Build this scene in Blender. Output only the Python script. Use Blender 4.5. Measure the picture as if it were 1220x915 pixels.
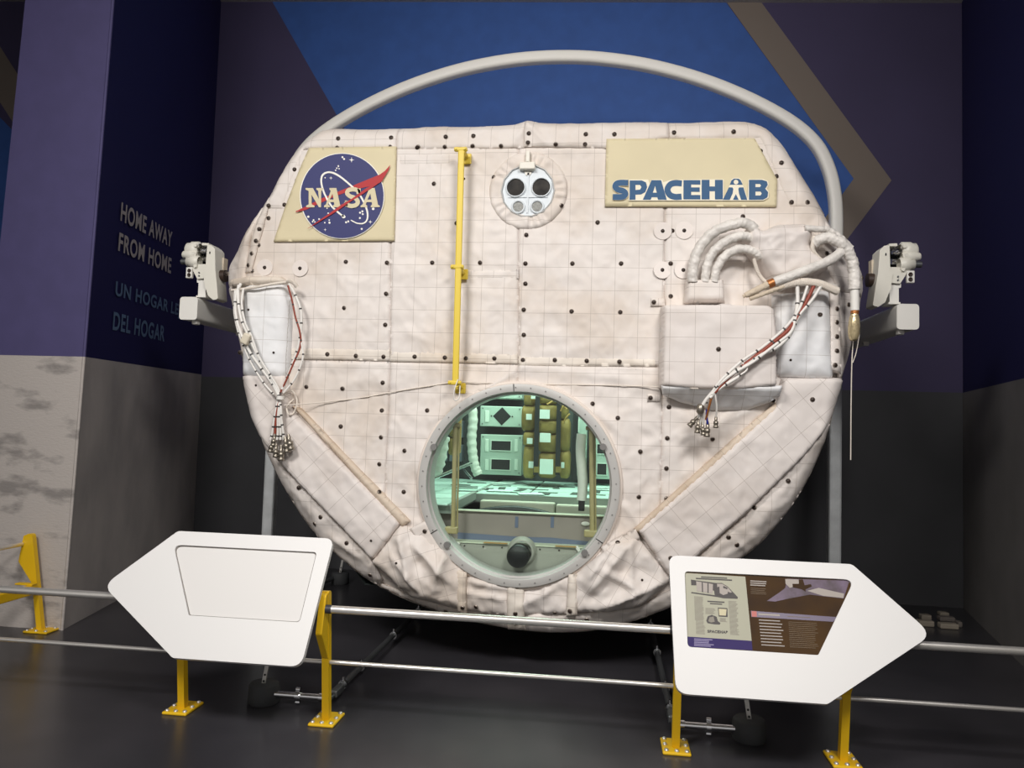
import bpy, bmesh, math, random
import numpy as np
from math import sin, cos, pi, radians, sqrt
from mathutils import Vector, Matrix
from mathutils.bvhtree import BVHTree
from mathutils.geometry import delaunay_2d_cdt, tessellate_polygon

for o in list(bpy.data.objects):
    bpy.data.objects.remove(o)
SC = bpy.context.scene
COL = SC.collection
RNG = random.Random(7)

# ------------------------------------------------------------------ camera
F, CX, CY = 915.0, 610.0, 457.5            # focal length in pixels of the 1220x915 frame
PITCH, ROLL, YAW = radians(3.19), radians(1.72), radians(7.0)
CAM = np.array([0.55, 0.0, 1.6])
_f0 = np.array([-sin(YAW), cos(YAW), 0]); _r0 = np.array([cos(YAW), sin(YAW), 0])
FW = _f0 * cos(PITCH) + np.array([0, 0, sin(PITCH)])
_u0 = np.cross(_r0, FW)
RT = cos(ROLL) * _r0 + sin(ROLL) * _u0
UP = -sin(ROLL) * _r0 + cos(ROLL) * _u0
cam_data = bpy.data.cameras.new('camera'); cam = bpy.data.objects.new('camera', cam_data); COL.objects.link(cam)
cam_data.sensor_width = 36; cam_data.lens = F / 1220 * 36; cam_data.clip_start = 0.05
cam.matrix_world = Matrix(((RT[0], UP[0], -FW[0], CAM[0]), (RT[1], UP[1], -FW[1], CAM[1]), (RT[2], UP[2], -FW[2], CAM[2]), (0, 0, 0, 1)))
SC.camera = cam

# ------------------------------------------------------------------ world, lamps, exposure
w = bpy.data.worlds.new('hall'); SC.world = w; w.use_nodes = True
w.node_tree.nodes['Background'].inputs[0].default_value = (1.0, 0.975, 0.95, 1)
w.node_tree.nodes['Background'].inputs[1].default_value = 0.50

def area_lamp(name, loc, aim, sx, sy, power, color, spread=180):
    l = bpy.data.lights.new(name, 'AREA'); l.shape = 'RECTANGLE'; l.size = sx; l.size_y = sy; l.energy = power; l.color = color
    l.spread = radians(spread)
    o = bpy.data.objects.new(name, l); COL.objects.link(o); o.location = loc
    o.rotation_euler = (Vector(aim) - Vector(loc)).to_track_quat('-Z', 'Y').to_euler()
    return o
area_lamp('ceiling_lamp_left', (-2.2, -0.6, 5.6), (-0.6, 5.0, 1.1), 1.6, 1.0, 108, (1.0, 0.972, 0.94), 112)
area_lamp('ceiling_lamp_right', (2.2, -0.6, 5.6), (0.8, 5.0, 1.2), 1.6, 1.0, 102, (1.0, 0.972, 0.94), 112)
area_lamp('ceiling_lamp_mural', (0.2, 4.2, 6.25), (0.0, 8.0, 5.4), 2.4, 0.5, 14, (1.0, 0.94, 0.88), 120)
area_lamp('cabin_lamp', (0.15, 6.6, 2.95), (0.15, 6.7, 1.0), 2.2, 1.2, 88, (0.76, 1.0, 0.86))
VS = SC.view_settings
VS.view_transform = 'Standard'; VS.look = 'None'; VS.gamma = 1; VS.use_curve_mapping = False; VS.exposure = 0.0

# ------------------------------------------------------------------ helpers
def ray(x, y): return FW + RT * (x - CX) / F - UP * (y - CY) / F
def onY(x, y, Y):
    d = ray(x, y); return CAM + d * ((Y - CAM[1]) / d[1])
def onZ(x, y, Z=0.0):
    d = ray(x, y); return CAM + d * ((Z - CAM[2]) / d[2])
def onP(x, y, p, n):
    d = ray(x, y); p = np.array(p); n = np.array(n); return CAM + d * (((p - CAM) @ n) / (d @ n))

def lin(c):
    r = []
    for v in c[:3]:
        v = v / 255.0
        r.append(v / 12.92 if v <= 0.04045 else ((v + 0.055) / 1.055) ** 2.4)
    return (*r, 1.0)

MATS = {}
def mat(name, rgb, rough=0.5, metal=0.0, var=0.0, vscale=6.0, bump=0.0, bscale=40.0, rgb2=None, spec=0.5, emit=0.0, stretch=(1, 1, 1), lo=0.35, hi=0.7):
    if name in MATS: return MATS[name]
    m = bpy.data.materials.new(name); m.use_nodes = True; nt = m.node_tree; b = nt.nodes['Principled BSDF']
    b.inputs['Base Color'].default_value = lin(rgb); b.inputs['Roughness'].default_value = rough; b.inputs['Metallic'].default_value = metal
    b.inputs['Specular IOR Level'].default_value = spec
    tc = nt.nodes.new('ShaderNodeTexCoord'); mp = nt.nodes.new('ShaderNodeMapping'); mp.inputs['Scale'].default_value = stretch
    nt.links.new(tc.outputs['Object'], mp.inputs['Vector'])
    if var or rgb2:
        n = nt.nodes.new('ShaderNodeTexNoise'); n.inputs['Scale'].default_value = vscale; n.inputs['Detail'].default_value = 6
        nt.links.new(mp.outputs[0], n.inputs['Vector'])
        cr = nt.nodes.new('ShaderNodeValToRGB'); cr.color_ramp.elements[0].position = lo; cr.color_ramp.elements[1].position = hi
        c2 = rgb2 if rgb2 else [max(0, v * (1 - var)) for v in rgb]
        cr.color_ramp.elements[0].color = lin(c2); cr.color_ramp.elements[1].color = lin(rgb)
        nt.links.new(n.outputs['Fac'], cr.inputs[0]); nt.links.new(cr.outputs[0], b.inputs['Base Color'])
    if bump:
        n2 = nt.nodes.new('ShaderNodeTexNoise'); n2.inputs['Scale'].default_value = bscale; n2.inputs['Detail'].default_value = 4
        nt.links.new(mp.outputs[0], n2.inputs['Vector'])
        bp = nt.nodes.new('ShaderNodeBump'); bp.inputs['Strength'].default_value = bump; bp.inputs['Distance'].default_value = 0.01
        nt.links.new(n2.outputs['Fac'], bp.inputs['Height']); nt.links.new(bp.outputs[0], b.inputs['Normal'])
    if emit:
        b.inputs['Emission Color'].default_value = lin(rgb); b.inputs['Emission Strength'].default_value = emit
    MATS[name] = m
    return m

def blanket_mat(name, rgb, rgb2, line=(150, 138, 128)):
    m = bpy.data.materials.new(name); m.use_nodes = True; nt = m.node_tree; b = nt.nodes['Principled BSDF']; L = nt.links.new
    b.inputs['Roughness'].default_value = 0.55; b.inputs['Specular IOR Level'].default_value = 0.3
    N = nt.nodes.new
    uv = N('ShaderNodeUVMap'); uv.uv_map = 'weave'; sp = N('ShaderNodeSeparateXYZ'); L(uv.outputs[0], sp.inputs[0])
    masks = []
    for k in (0, 1):
        fr = N('ShaderNodeMath'); fr.operation = 'FRACT'; L(sp.outputs[k], fr.inputs[0])
        sb = N('ShaderNodeMath'); sb.operation = 'SUBTRACT'; L(fr.outputs[0], sb.inputs[0]); sb.inputs[1].default_value = 0.5
        ab = N('ShaderNodeMath'); ab.operation = 'ABSOLUTE'; L(sb.outputs[0], ab.inputs[0])
        gt = N('ShaderNodeMath'); gt.operation = 'GREATER_THAN'; L(ab.outputs[0], gt.inputs[0]); gt.inputs[1].default_value = 0.491
        masks.append(gt)
    mx = N('ShaderNodeMath'); mx.operation = 'MAXIMUM'; L(masks[0].outputs[0], mx.inputs[0]); L(masks[1].outputs[0], mx.inputs[1])
    ml = N('ShaderNodeMath'); ml.operation = 'MULTIPLY'; L(mx.outputs[0], ml.inputs[0]); ml.inputs[1].default_value = 0.55
    tc = N('ShaderNodeTexCoord')
    n1 = N('ShaderNodeTexNoise'); n1.inputs['Scale'].default_value = 1.7; n1.inputs['Detail'].default_value = 5; n1.inputs['Roughness'].default_value = 0.6
    L(tc.outputs['Object'], n1.inputs['Vector'])
    cr = N('ShaderNodeValToRGB'); cr.color_ramp.elements[0].position = 0.36; cr.color_ramp.elements[1].position = 0.56
    cr.color_ramp.elements[0].color = lin(rgb2); cr.color_ramp.elements[1].color = lin(rgb); L(n1.outputs['Fac'], cr.inputs[0])
    mix = N('ShaderNodeMix'); mix.data_type = 'RGBA'; L(ml.outputs[0], mix.inputs[0]); L(cr.outputs[0], mix.inputs[6]); mix.inputs[7].default_value = lin(line)
    L(mix.outputs[2], b.inputs['Base Color'])
    n2 = N('ShaderNodeTexNoise'); n2.noise_type = 'RIDGED_MULTIFRACTAL'; n2.inputs['Scale'].default_value = 5.5; n2.inputs['Detail'].default_value = 5; n2.inputs['Roughness'].default_value = 0.5
    n2.inputs['Distortion'].default_value = 0.6
    L(tc.outputs['Object'], n2.inputs['Vector'])
    bp = N('ShaderNodeBump'); bp.inputs['Strength'].default_value = 0.60; bp.inputs['Distance'].default_value = 0.016
    L(n2.outputs['Fac'], bp.inputs['Height']); L(bp.outputs[0], b.inputs['Normal'])
    return m

WL = {}
def V3(p): return Vector((float(p[0]), float(p[1]), float(p[2])))

def empty(name, loc, label=None, cat=None, group=None, parent=None):
    o = bpy.data.objects.new(name, None); COL.objects.link(o); loc = V3(loc); o.empty_display_size = 0.1
    if parent: o.parent = parent; o.location = loc - WL[parent.as_pointer()]
    else: o.location = loc
    WL[o.as_pointer()] = loc
    if label: o['label'] = label
    if cat: o['category'] = cat
    if group: o['group'] = group
    return o

class MB:
    """collects shapes in world coordinates; build() links them as one mesh object"""
    def __init__(s): s.v = []; s.f = []; s.mi = []; s.sm = []
    def add(s, vs, fs, mi=0, smooth=False):
        k = len(s.v); s.v += [tuple(map(float, p)) for p in vs]
        for f in fs: s.f.append([i + k for i in f]); s.mi.append(mi); s.sm.append(smooth)
        return s
    def box(s, c, d, mi=0, rot=None):
        vs = []
        for x in (-.5, .5):
            for y in (-.5, .5):
                for z in (-.5, .5):
                    p = Vector((x * d[0], y * d[1], z * d[2]))
                    if rot: p = rot @ p
                    vs.append((c[0] + p.x, c[1] + p.y, c[2] + p.z))
        return s.add(vs, [(0, 1, 3, 2), (4, 6, 7, 5), (0, 4, 5, 1), (2, 3, 7, 6), (0, 2, 6, 4), (1, 5, 7, 3)], mi)
    def rbox(s, c, d, r=0.01, mi=0, rot=None, seg=2):
        bm = bmesh.new(); bmesh.ops.create_cube(bm, size=1)
        for v in bm.verts: v.co = Vector((v.co.x * d[0], v.co.y * d[1], v.co.z * d[2]))
        bmesh.ops.bevel(bm, geom=bm.edges[:], offset=min(r, min(d) * .49), segments=seg, profile=.5, affect='EDGES')
        bm.verts.index_update()
        vs = []
        for v in bm.verts:
            p = rot @ v.co if rot else v.co
            vs.append((c[0] + p.x, c[1] + p.y, c[2] + p.z))
        s.add(vs, [[v.index for v in f.verts] for f in bm.faces], mi, False); bm.free(); return s
    def cyl(s, p0, p1, r0, r1=None, n=16, mi=0, cap=True, smooth=True):
        p0 = V3(p0); p1 = V3(p1); r1 = r0 if r1 is None else r1; a = (p1 - p0).normalized()
        t = Vector((0, 0, 1)) if abs(a.z) < .9 else Vector((1, 0, 0)); u = a.cross(t).normalized(); v = a.cross(u)
        vs = []
        for p, r in ((p0, r0), (p1, r1)):
            for i in range(n):
                q = p + (u * cos(2 * pi * i / n) + v * sin(2 * pi * i / n)) * r; vs.append(q)
        s.add(vs, [(i, (i + 1) % n, n + (i + 1) % n, n + i) for i in range(n)], mi, smooth)
        if cap:
            s.add(vs[:n], [list(range(n))[::-1]], mi); s.add(vs[n:], [list(range(n))], mi)
        return s
    def tube(s, pts, r, n=8, mi=0, cap=True, seg=None):
        pts = [V3(p) for p in pts]; m = len(pts)
        rr = r if isinstance(r, (list, tuple)) else [r] * m
        vs = []; up = None
        for i, p in enumerate(pts):
            t = (pts[min(i + 1, m - 1)] - pts[max(i - 1, 0)]).normalized()
            if up is None:
                up = Vector((0, 0, 1)) if abs(t.z) < .9 else Vector((0, 1, 0))
            u = (up - t * up.dot(t)).normalized(); up = u; v = t.cross(u)
            for k in range(n): vs.append(p + (u * cos(2 * pi * k / n) + v * sin(2 * pi * k / n)) * rr[i])
        fs = [(i * n + k, i * n + (k + 1) % n, (i + 1) * n + (k + 1) % n, (i + 1) * n + k) for i in range(m - 1) for k in range(n)]
        if seg: # alternating material pattern along the tube
            for i in range(m - 1):
                s.add([], [], 0)
            k0 = len(s.v); s.v += [tuple(q) for q in vs]
            for j, f in enumerate(fs): s.f.append([a + k0 for a in f]); s.mi.append(seg(j // n)); s.sm.append(True)
        else: s.add(vs, fs, mi, True)
        if cap: s.add(vs[:n], [list(range(n))[::-1]], mi); s.add(vs[-n:], [list(range(n))], mi)
        return s
    def prism(s, loops, P, N, depth, mi=0, side_mi=None):
        """flat shape with holes: loops of 2-D points, P maps (u,v) to a point of the front face, N is the front normal"""
        N = V3(N); front = [[V3(P(*q)) for q in l] for l in loops]
        tris = tessellate_polygon([[Vector((q[0], q[1], 0)) for q in l] for l in loops])
        flat = [p for l in front for p in l]
        good = []
        for t in tris:
            a, b, c = (flat[i] for i in t)
            good.append(t if (b - a).cross(c - a).dot(N) > 0 else (t[0], t[2], t[1]))
        n = len(flat); back = [p - N * depth for p in flat]
        s.add(flat, good, mi)
        if depth:
            s.add(back, [(a, c, b) for a, b, c in good], mi)
            k = 0
            for l in front:
                m = len(l); vs = l + [p - N * depth for p in l]
                s.add(vs, [(i, m + i, m + (i + 1) % m, (i + 1) % m) for i in range(m)], mi if side_mi is None else side_mi)
        return s
    def lathe(s, c, axis, prof, n=32, mi=0, smooth=True):
        """prof: list of (radius, distance along axis)"""
        c = V3(c); a = V3(axis).normalized(); t = Vector((0, 0, 1)) if abs(a.z) < .9 else Vector((1, 0, 0)); u = a.cross(t).normalized(); v = a.cross(u)
        vs = [c + a * h + (u * cos(2 * pi * k / n) + v * sin(2 * pi * k / n)) * r for r, h in prof for k in range(n)]
        fs = [(i * n + k, i * n + (k + 1) % n, (i + 1) * n + (k + 1) % n, (i + 1) * n + k) for i in range(len(prof) - 1) for k in range(n)]
        return s.add(vs, fs, mi, smooth)
    def sphere(s, c, r, n=12, mi=0, sc=(1, 1, 1)):
        m = max(4, n // 2); vs = []
        for i in range(m + 1):
            for k in range(n):
                a = pi * i / m; b = 2 * pi * k / n
                vs.append((c[0] + r * sc[0] * sin(a) * cos(b), c[1] + r * sc[1] * sin(a) * sin(b), c[2] + r * sc[2] * cos(a)))
        return s.add(vs, [(i * n + k, (i + 1) * n + k, (i + 1) * n + (k + 1) % n, i * n + (k + 1) % n) for i in range(m) for k in range(n)], mi, True)
    def build(s, name, mats, parent=None, org=None, label=None, cat=None, group=None, kind=None, recalc=True):
        if not isinstance(mats, (list, tuple)): mats = [mats]
        if parent is not None: o0 = WL[parent.as_pointer()]
        elif org is not None: o0 = V3(org)
        else:
            a = np.array(s.v); o0 = Vector(((a[:, 0].min() + a[:, 0].max()) / 2, (a[:, 1].min() + a[:, 1].max()) / 2, a[:, 2].min()))
        me = bpy.data.meshes.new(name)
        me.from_pydata([(x - o0.x, y - o0.y, z - o0.z) for x, y, z in s.v], [], s.f)
        for m in mats: me.materials.append(m)
        me.polygons.foreach_set('material_index', s.mi); me.polygons.foreach_set('use_smooth', s.sm)
        if recalc:
            bm = bmesh.new(); bm.from_mesh(me); bmesh.ops.recalc_face_normals(bm, faces=bm.faces); bm.to_mesh(me); bm.free()
        o = bpy.data.objects.new(name, me); COL.objects.link(o)
        if parent is not None: o.parent = parent
        else: o.location = o0
        WL[o.as_pointer()] = o0.copy()
        if label: o['label'] = label
        if cat: o['category'] = cat
        if group: o['group'] = group
        if kind: o['kind'] = kind
        return o

def part_copy(o, parent, loc):
    """another piece sharing the mesh of o, moved to world point loc (mesh is centred on its own origin)"""
    c = o.copy(); COL.objects.link(c); c.parent = parent; c.location = V3(loc) - WL[parent.as_pointer()]
    return c

def spline(pts, n=6):
    """Catmull-Rom through the points"""
    P = [np.array(p, float) for p in pts]; P = [2 * P[0] - P[1]] + P + [2 * P[-1] - P[-2]]; out = []
    for i in range(1, len(P) - 2):
        for k in range(n):
            t = k / n; a, b, c, d = P[i - 1], P[i], P[i + 1], P[i + 2]
            out.append(.5 * ((2 * b) + (c - a) * t + (2 * a - 5 * b + 4 * c - d) * t * t + (3 * b - a - 3 * c + d) * t ** 3))
    out.append(P[-2]); return out

def round_poly(pts, r, n=5):
    out = []; m = len(pts); rr = r if isinstance(r, (list, tuple)) else [r] * m
    for i in range(m):
        p = np.array(pts[i], float); a = np.array(pts[i - 1], float) - p; b = np.array(pts[(i + 1) % m], float) - p
        la, lb = np.linalg.norm(a), np.linalg.norm(b); a /= la; b /= lb
        ang = math.acos(max(-1, min(1, a @ b))); k = min(rr[i] / math.tan(ang / 2), la * .45, lb * .45)
        p0, p1 = p + a * k, p + b * k
        for j in range(n + 1):
            t = j / n; out.append((1 - t) ** 2 * p0 + 2 * t * (1 - t) * p + t * t * p1)
    return [tuple(q) for q in out]

def stroke(path, wd):
    """outline polygon of a thick path"""
    P = [np.array(p, float) for p in path]; L = []; R = []; ws = wd if isinstance(wd, (list, tuple)) else [wd] * len(P)
    for i, p in enumerate(P):
        t = P[min(i + 1, len(P) - 1)] - P[max(i - 1, 0)]; t /= np.linalg.norm(t); nrm = np.array([-t[1], t[0]])
        L.append(tuple(p + nrm * ws[i] / 2)); R.append(tuple(p - nrm * ws[i] / 2))
    return L + R[::-1]

def ellipse(c, rx, ry, n=40, rot=0):
    return [(c[0] + rx * cos(2 * pi * k / n) * cos(rot) - ry * sin(2 * pi * k / n) * sin(rot), c[1] + rx * cos(2 * pi * k / n) * sin(rot) + ry * sin(2 * pi * k / n) * cos(rot)) for k in range(n)]

# ------------------------------------------------------------------ materials
M_purple = mat('dark_purple_paint', (74, 66, 100), .75, bump=.05, bscale=60, var=.06, vscale=1.2)
M_navy = mat('navy_paint', (15, 12, 72), .7, bump=.05, bscale=60)
M_lilac = mat('lilac_paint', (80, 74, 118), .7, bump=.05, bscale=60, var=.05)
M_blue = mat('blue_paint', (58, 98, 172), .7, bump=.05, bscale=60, var=.06)
M_taupe = mat('taupe_paint', (128, 116, 106), .75, bump=.05, bscale=60)
M_darkgrey = mat('dark_grey_paint', (70, 70, 73), .7, bump=.06, bscale=30, var=.08, vscale=2)
M_conc = mat('pale_concrete', (186, 178, 172), .85, bump=.25, bscale=30, rgb2=(142, 136, 132), vscale=3.0, stretch=(1, 1, 2.4), lo=.33, hi=.45)
M_conc2 = mat('grey_concrete', (190, 182, 177), .85, bump=.25, bscale=30, rgb2=(158, 152, 150), vscale=2.0, stretch=(1, 1, .6), lo=.3, hi=.65)
M_floor = mat('polished_dark_floor', (62, 60, 64), .28, bump=.02, bscale=6, rgb2=(48, 47, 51), vscale=1.6, spec=.5)
M_ceil = mat('grey_ceiling', (190, 186, 182), .9)
M_yellow = mat('yellow_paint', (234, 188, 22), .42, bump=.03, bscale=80)
M_steel = mat('brushed_steel', (226, 222, 216), .30, .75)
M_chrome = mat('chrome', (220, 220, 222), .15, 1.0)
M_zinc = mat('zinc_grey', (120, 122, 124), .4, .8)
M_rubber = mat('black_rubber', (62, 63, 65), .75, bump=.1, bscale=50)
M_black = mat('black_plastic', (18, 18, 20), .5)
M_collar = mat('dark_collar', (50, 50, 58), .5)
M_white = mat('white_panel_paint', (224, 222, 220), .45, bump=.02, bscale=120)
M_white2 = mat('white_infill_panel', (220, 217, 214), .5)
M_frame = mat('white_enamel', (232, 229, 222), .4)
M_latch = mat('ivory_enamel', (226, 222, 210), .4, bump=.03)
M_galv = mat('galvanised_post', (226, 229, 230), .45, .2, var=.08, vscale=9)
M_blanket = blanket_mat('quilted_white_cloth', (224, 216, 210), (214, 202, 191))
M_cool = blanket_mat('cool_white_cloth', (230, 230, 231), (222, 220, 218))
M_cool2 = blanket_mat('pale_grey_cloth', (223, 215, 210), (213, 203, 196))
M_tanhem = blanket_mat('tan_hem', (212, 196, 178), (192, 172, 150))  # darker tan tone for the strips edging the slanting covers
M_hem = blanket_mat('hem_cloth', (226, 217, 206), (212, 198, 182))
M_cream = mat('cream_cloth', (217, 204, 168), .6, bump=.1, bscale=25, var=.04, vscale=2.5)
M_logoblue = mat('emblem_blue', (40, 44, 102), .6)
M_logored = mat('emblem_red', (176, 30, 36), .6)
M_logowhite = mat('emblem_white', (240, 236, 228), .6)
M_patchedge = mat('patch_edge_cream', (236, 228, 206), .6)
M_teal = mat('lettering_blue', (28, 80, 122), .6)
M_snap = mat('dark_snap', (52, 40, 34), .45, .3)
M_ring = mat('snap_rim', (150, 140, 130), .4, .6)
M_disc = mat('clear_disc', (221, 211, 204), .4)
M_portwhite = mat('port_plate_white', (214, 220, 224), .45)
M_lens = mat('dark_lens', (34, 32, 31), .6, rgb2=(62, 58, 54), vscale=14, spec=.2)
M_rim = mat('port_rim_grey', (186, 186, 184), .5)
M_mesh = mat('wire_mesh_grey', (150, 150, 146), .4, .6, bump=.6, bscale=150)
M_hatch = mat('hatch_ring_grey', (186, 184, 180), .45, .1, bump=.05, bscale=40)
M_clip = mat('ring_clip_grey', (128, 126, 124), .5, .3)
M_copper = mat('copper_tape', (176, 112, 62), .4, .5)
M_gold = mat('gold_foil', (196, 158, 92), .35, .6)
M_cable = mat('white_cable', (230, 226, 220), .45)
M_cable_red = mat('rust_red_cable', (142, 62, 44), .5)
M_cable_blue = mat('blue_wire', (40, 50, 150), .5)
M_band = mat('dark_band', (60, 56, 54), .5)
M_conn = mat('connector_metal', (150, 142, 130), .35, .8)
M_cord = mat('pale_cord', (226, 216, 204), .7)
M_brown = mat('dark_brown_pin', (52, 36, 28), .5)
M_yellow2 = mat('soft_yellow_enamel', (224, 196, 66), .45)
M_cab = mat('cabin_dark', (58, 66, 64), .7)
M_lockface = mat('locker_face', (178, 196, 184), .55)
M_lockpale = mat('locker_strip', (220, 232, 220), .55)
M_lockdark = mat('locker_opening', (16, 20, 20), .6)
M_tile = mat('deck_sheet', (196, 226, 214), .45)
M_edge = mat('deck_edge', (150, 160, 152), .5, .2)
M_velcro = mat('dark_velcro', (70, 82, 74), .8)
M_bag = mat('gold_bag_cloth', (158, 134, 70), .7, bump=.3, bscale=30, rgb2=(126, 104, 50), vscale=8)
M_strap = mat('black_strap', (26, 30, 32), .7)
M_tag = mat('white_bag_tag', (226, 236, 230), .5)
M_sill = mat('mauve_grey_panel', (150, 138, 132), .6, var=.05)
M_lowpan = mat('beige_grey_panel', (172, 170, 160), .5, .1, var=.05, vscale=3)
M_bluetape = mat('blue_grey_tape', (104, 112, 136), .6)
M_amber = mat('amber_label', (196, 148, 80), .6)
M_ledge = mat('pale_ledge', (214, 220, 196), .5)
M_tan = mat('tan_rail', (172, 156, 112), .5)
M_hosepale = mat('pale_hose', (214, 216, 206), .7, bump=.4, bscale=50)

def glass_mat():
    m = bpy.data.materials.new('window_glass'); m.use_nodes = True; nt = m.node_tree; nt.nodes.clear(); N = nt.nodes.new; L = nt.links.new
    o = N('ShaderNodeOutputMaterial'); t = N('ShaderNodeBsdfTransparent'); t.inputs[0].default_value = (.93, .97, .95, 1)
    g = N('ShaderNodeBsdfGlossy'); g.inputs['Roughness'].default_value = .03; lw = N('ShaderNodeLayerWeight'); pw = N('ShaderNodeMath'); pw.operation = 'POWER'; L(lw.outputs['Facing'], pw.inputs[0]); pw.inputs[1].default_value = 5.0; fr = N('ShaderNodeMath'); fr.operation = 'MULTIPLY_ADD'; L(pw.outputs[0], fr.inputs[0]); fr.inputs[1].default_value = .6; fr.inputs[2].default_value = .03
    mx = N('ShaderNodeMixShader'); L(fr.outputs[0], mx.inputs[0]); L(t.outputs[0], mx.inputs[1]); L(g.outputs[0], mx.inputs[2]); L(mx.outputs[0], o.inputs[0])
    return m
M_glass = glass_mat()

# ------------------------------------------------------------------ setting
def struct(name, mb, mats, **k):
    o = mb.build(name, mats, **k); o['kind'] = 'structure'; return o

b = MB(); b.box((0, 1.7, -.06), (20, 15, .12)); struct('floor', b, M_floor)
BN = np.array([.042, 1, 0]); BN /= np.linalg.norm(BN); BP = np.array([0, 8.08, 0])       # back wall plane
def back(x, z, out=0.0): return (x, 8.08 - .042 * x - out, z)
def back_px(px, py):
    q = onP(px, py, BP, BN); return (q[0], q[2])
BNV = (-BN[0], -BN[1], 0)
b = MB()
b.prism([[(-9, 2.07), (6.5, 2.06), (6.5, 6.9), (-9, 6.9)]], lambda u, v: back(u, v), BNV, .25, 0)
b.prism([[(-9, 0), (6.5, 0), (6.5, 2.06), (-9, 2.07)]], lambda u, v: back(u, v), BNV, .25, 1)
wall_back = struct('wall_back', b, [M_purple, M_darkgrey], org=(0, 8.1, 0))
def paint(name, loops, m, out):
    b = MB(); b.prism(loops, lambda u, v: back(u, v, out), BNV, .0015); b.build(name, m, wall_back)
taupe = [back_px(*q) for q in [(840, -33), (1017, 213), (940, 318), (975, 331), (1062, 215), (880, -34)]]
blue = [back_px(*q) for q in [(325, 3), (400, 135), (560, 420), (880, 400), (1017, 213), (865, 3), (842, -30), (306, -30)]]
paint('painted_blue_field', [blue], M_blue, .002)
paint('painted_taupe_chevron', [taupe], M_taupe, .0035)
paint('painted_blue_field', [[(-8.8, 2.1), (-6.0, 2.1), (-6.0, 4.4), (-8.8, 7.2 - .3)]], M_blue, .002)
paint('painted_taupe_band', [[back_px(*q) for q in [(-60, -40), (60, 150), (60, 215), (-60, 28)]]], M_taupe, .0035)

# pier with the lettering on the left: a leaning front face, a long side face
FB, FT = 2.03, 6.6
def pier_x(y, z):   # right-hand (inner) face of the pier
    return -3.396 + (y - 5.33) * (-.635 / 2.91) + .0215 * z * max(0, 1 - (y - 5.33) / 2.9)
b = MB()
lx = lambda z: -4.225 + .0388 * z
for z0, z1, mf, ms in ((0, FB, 2, 3), (FB, FT, 0, 1)):
    vs = []
    for z in (z0, z1):
        zz = z + (.06 if z == FB else 0)
        vs += [(lx(z), 5.33, z), (pier_x(5.33, z), 5.33, z), (pier_x(8.3, z), 8.3, zz), (lx(z) - .4, 8.3, zz)]
    b.add(vs, [(0, 1, 5, 4)], mf); b.add(vs, [(1, 2, 6, 5)], ms); b.add(vs, [(3, 0, 4, 7)], ms)
wall_left = struct('wall_left', b, [M_lilac, M_navy, M_conc, M_conc2], org=(-3.9, 6.8, 0), recalc=False)
# slim plaster bead on the pier corner
b = MB(); b.tube([(pier_x(5.33, z) - .004, 5.334, z) for z in (0, 1, 2.03)], .012, 6); b.build('corner_bead', M_conc, wall_left)
b = MB(); b.tube([(pier_x(5.33, z) - .004, 5.334, z) for z in (2.03, 4, 6.6)], .012, 6); b.build('corner_bead', M_lilac, wall_left)

SA = onZ(74, 751); SB = np.array([-4.031, 8.24, 0]); SM = np.array([SB[1] - SA[1], -(SB[0] - SA[0]), 0]); SM /= np.linalg.norm(SM)
def text_mesh(txt, bold=0.0):
    cu = bpy.data.curves.new('t', 'FONT'); cu.body = txt; cu.size = 1; cu.offset = bold; cu.space_character = 1.12
    ob = bpy.data.objects.new('t', cu); COL.objects.link(ob); bpy.context.view_layer.update()
    me = bpy.data.meshes.new_from_object(ob.evaluated_get(bpy.context.evaluated_depsgraph_get()))
    vs = np.array([v.co[:] for v in me.vertices]); fs = [list(p.vertices) for p in me.polygons]
    bpy.data.objects.remove(ob); bpy.data.curves.remove(cu); bpy.data.meshes.remove(me)
    vs[:, 0] = (vs[:, 0] - vs[:, 0].min()) / np.ptp(vs[:, 0]); vs[:, 1] = (vs[:, 1] - vs[:, 1].min()) / np.ptp(vs[:, 1])
    return vs, fs
M_txt1 = mat('warm_grey_lettering', (176, 168, 164), .7); M_txt2 = mat('blue_grey_lettering', (92, 116, 146), .7)
for txt, bl, tl, br, m in (('HOME AWAY', (135, 262.8), (135.6, 240), (200.6, 295), M_txt1), ('FROM HOME', (132.9, 298.7), (134, 276.3), (200, 326.3), M_txt1),
                           ('UN HOGAR LEJOS', (130, 356.9), (130.8, 334.4), (224, 384), M_txt2), ('DEL HOGAR', (127.9, 393), (128.7, 370.8), (192.7, 407), M_txt2)):
    vs, fs = text_mesh(txt, .026)
    p0 = onP(*bl, SA, SM); p1 = onP(*br, SA, SM); ph = onP(*tl, SA, SM); hv = ph - p0; hv[0] = hv[1] = 0
    tw = []
    for u, v, _ in vs:
        q = p0 + (p1 - p0) * u + hv * v; q[0] = pier_x(q[1], q[2]) + .004; tw.append(q)
    b = MB(); b.add(tw, fs); b.build('wall_lettering', m, wall_left)

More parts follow.
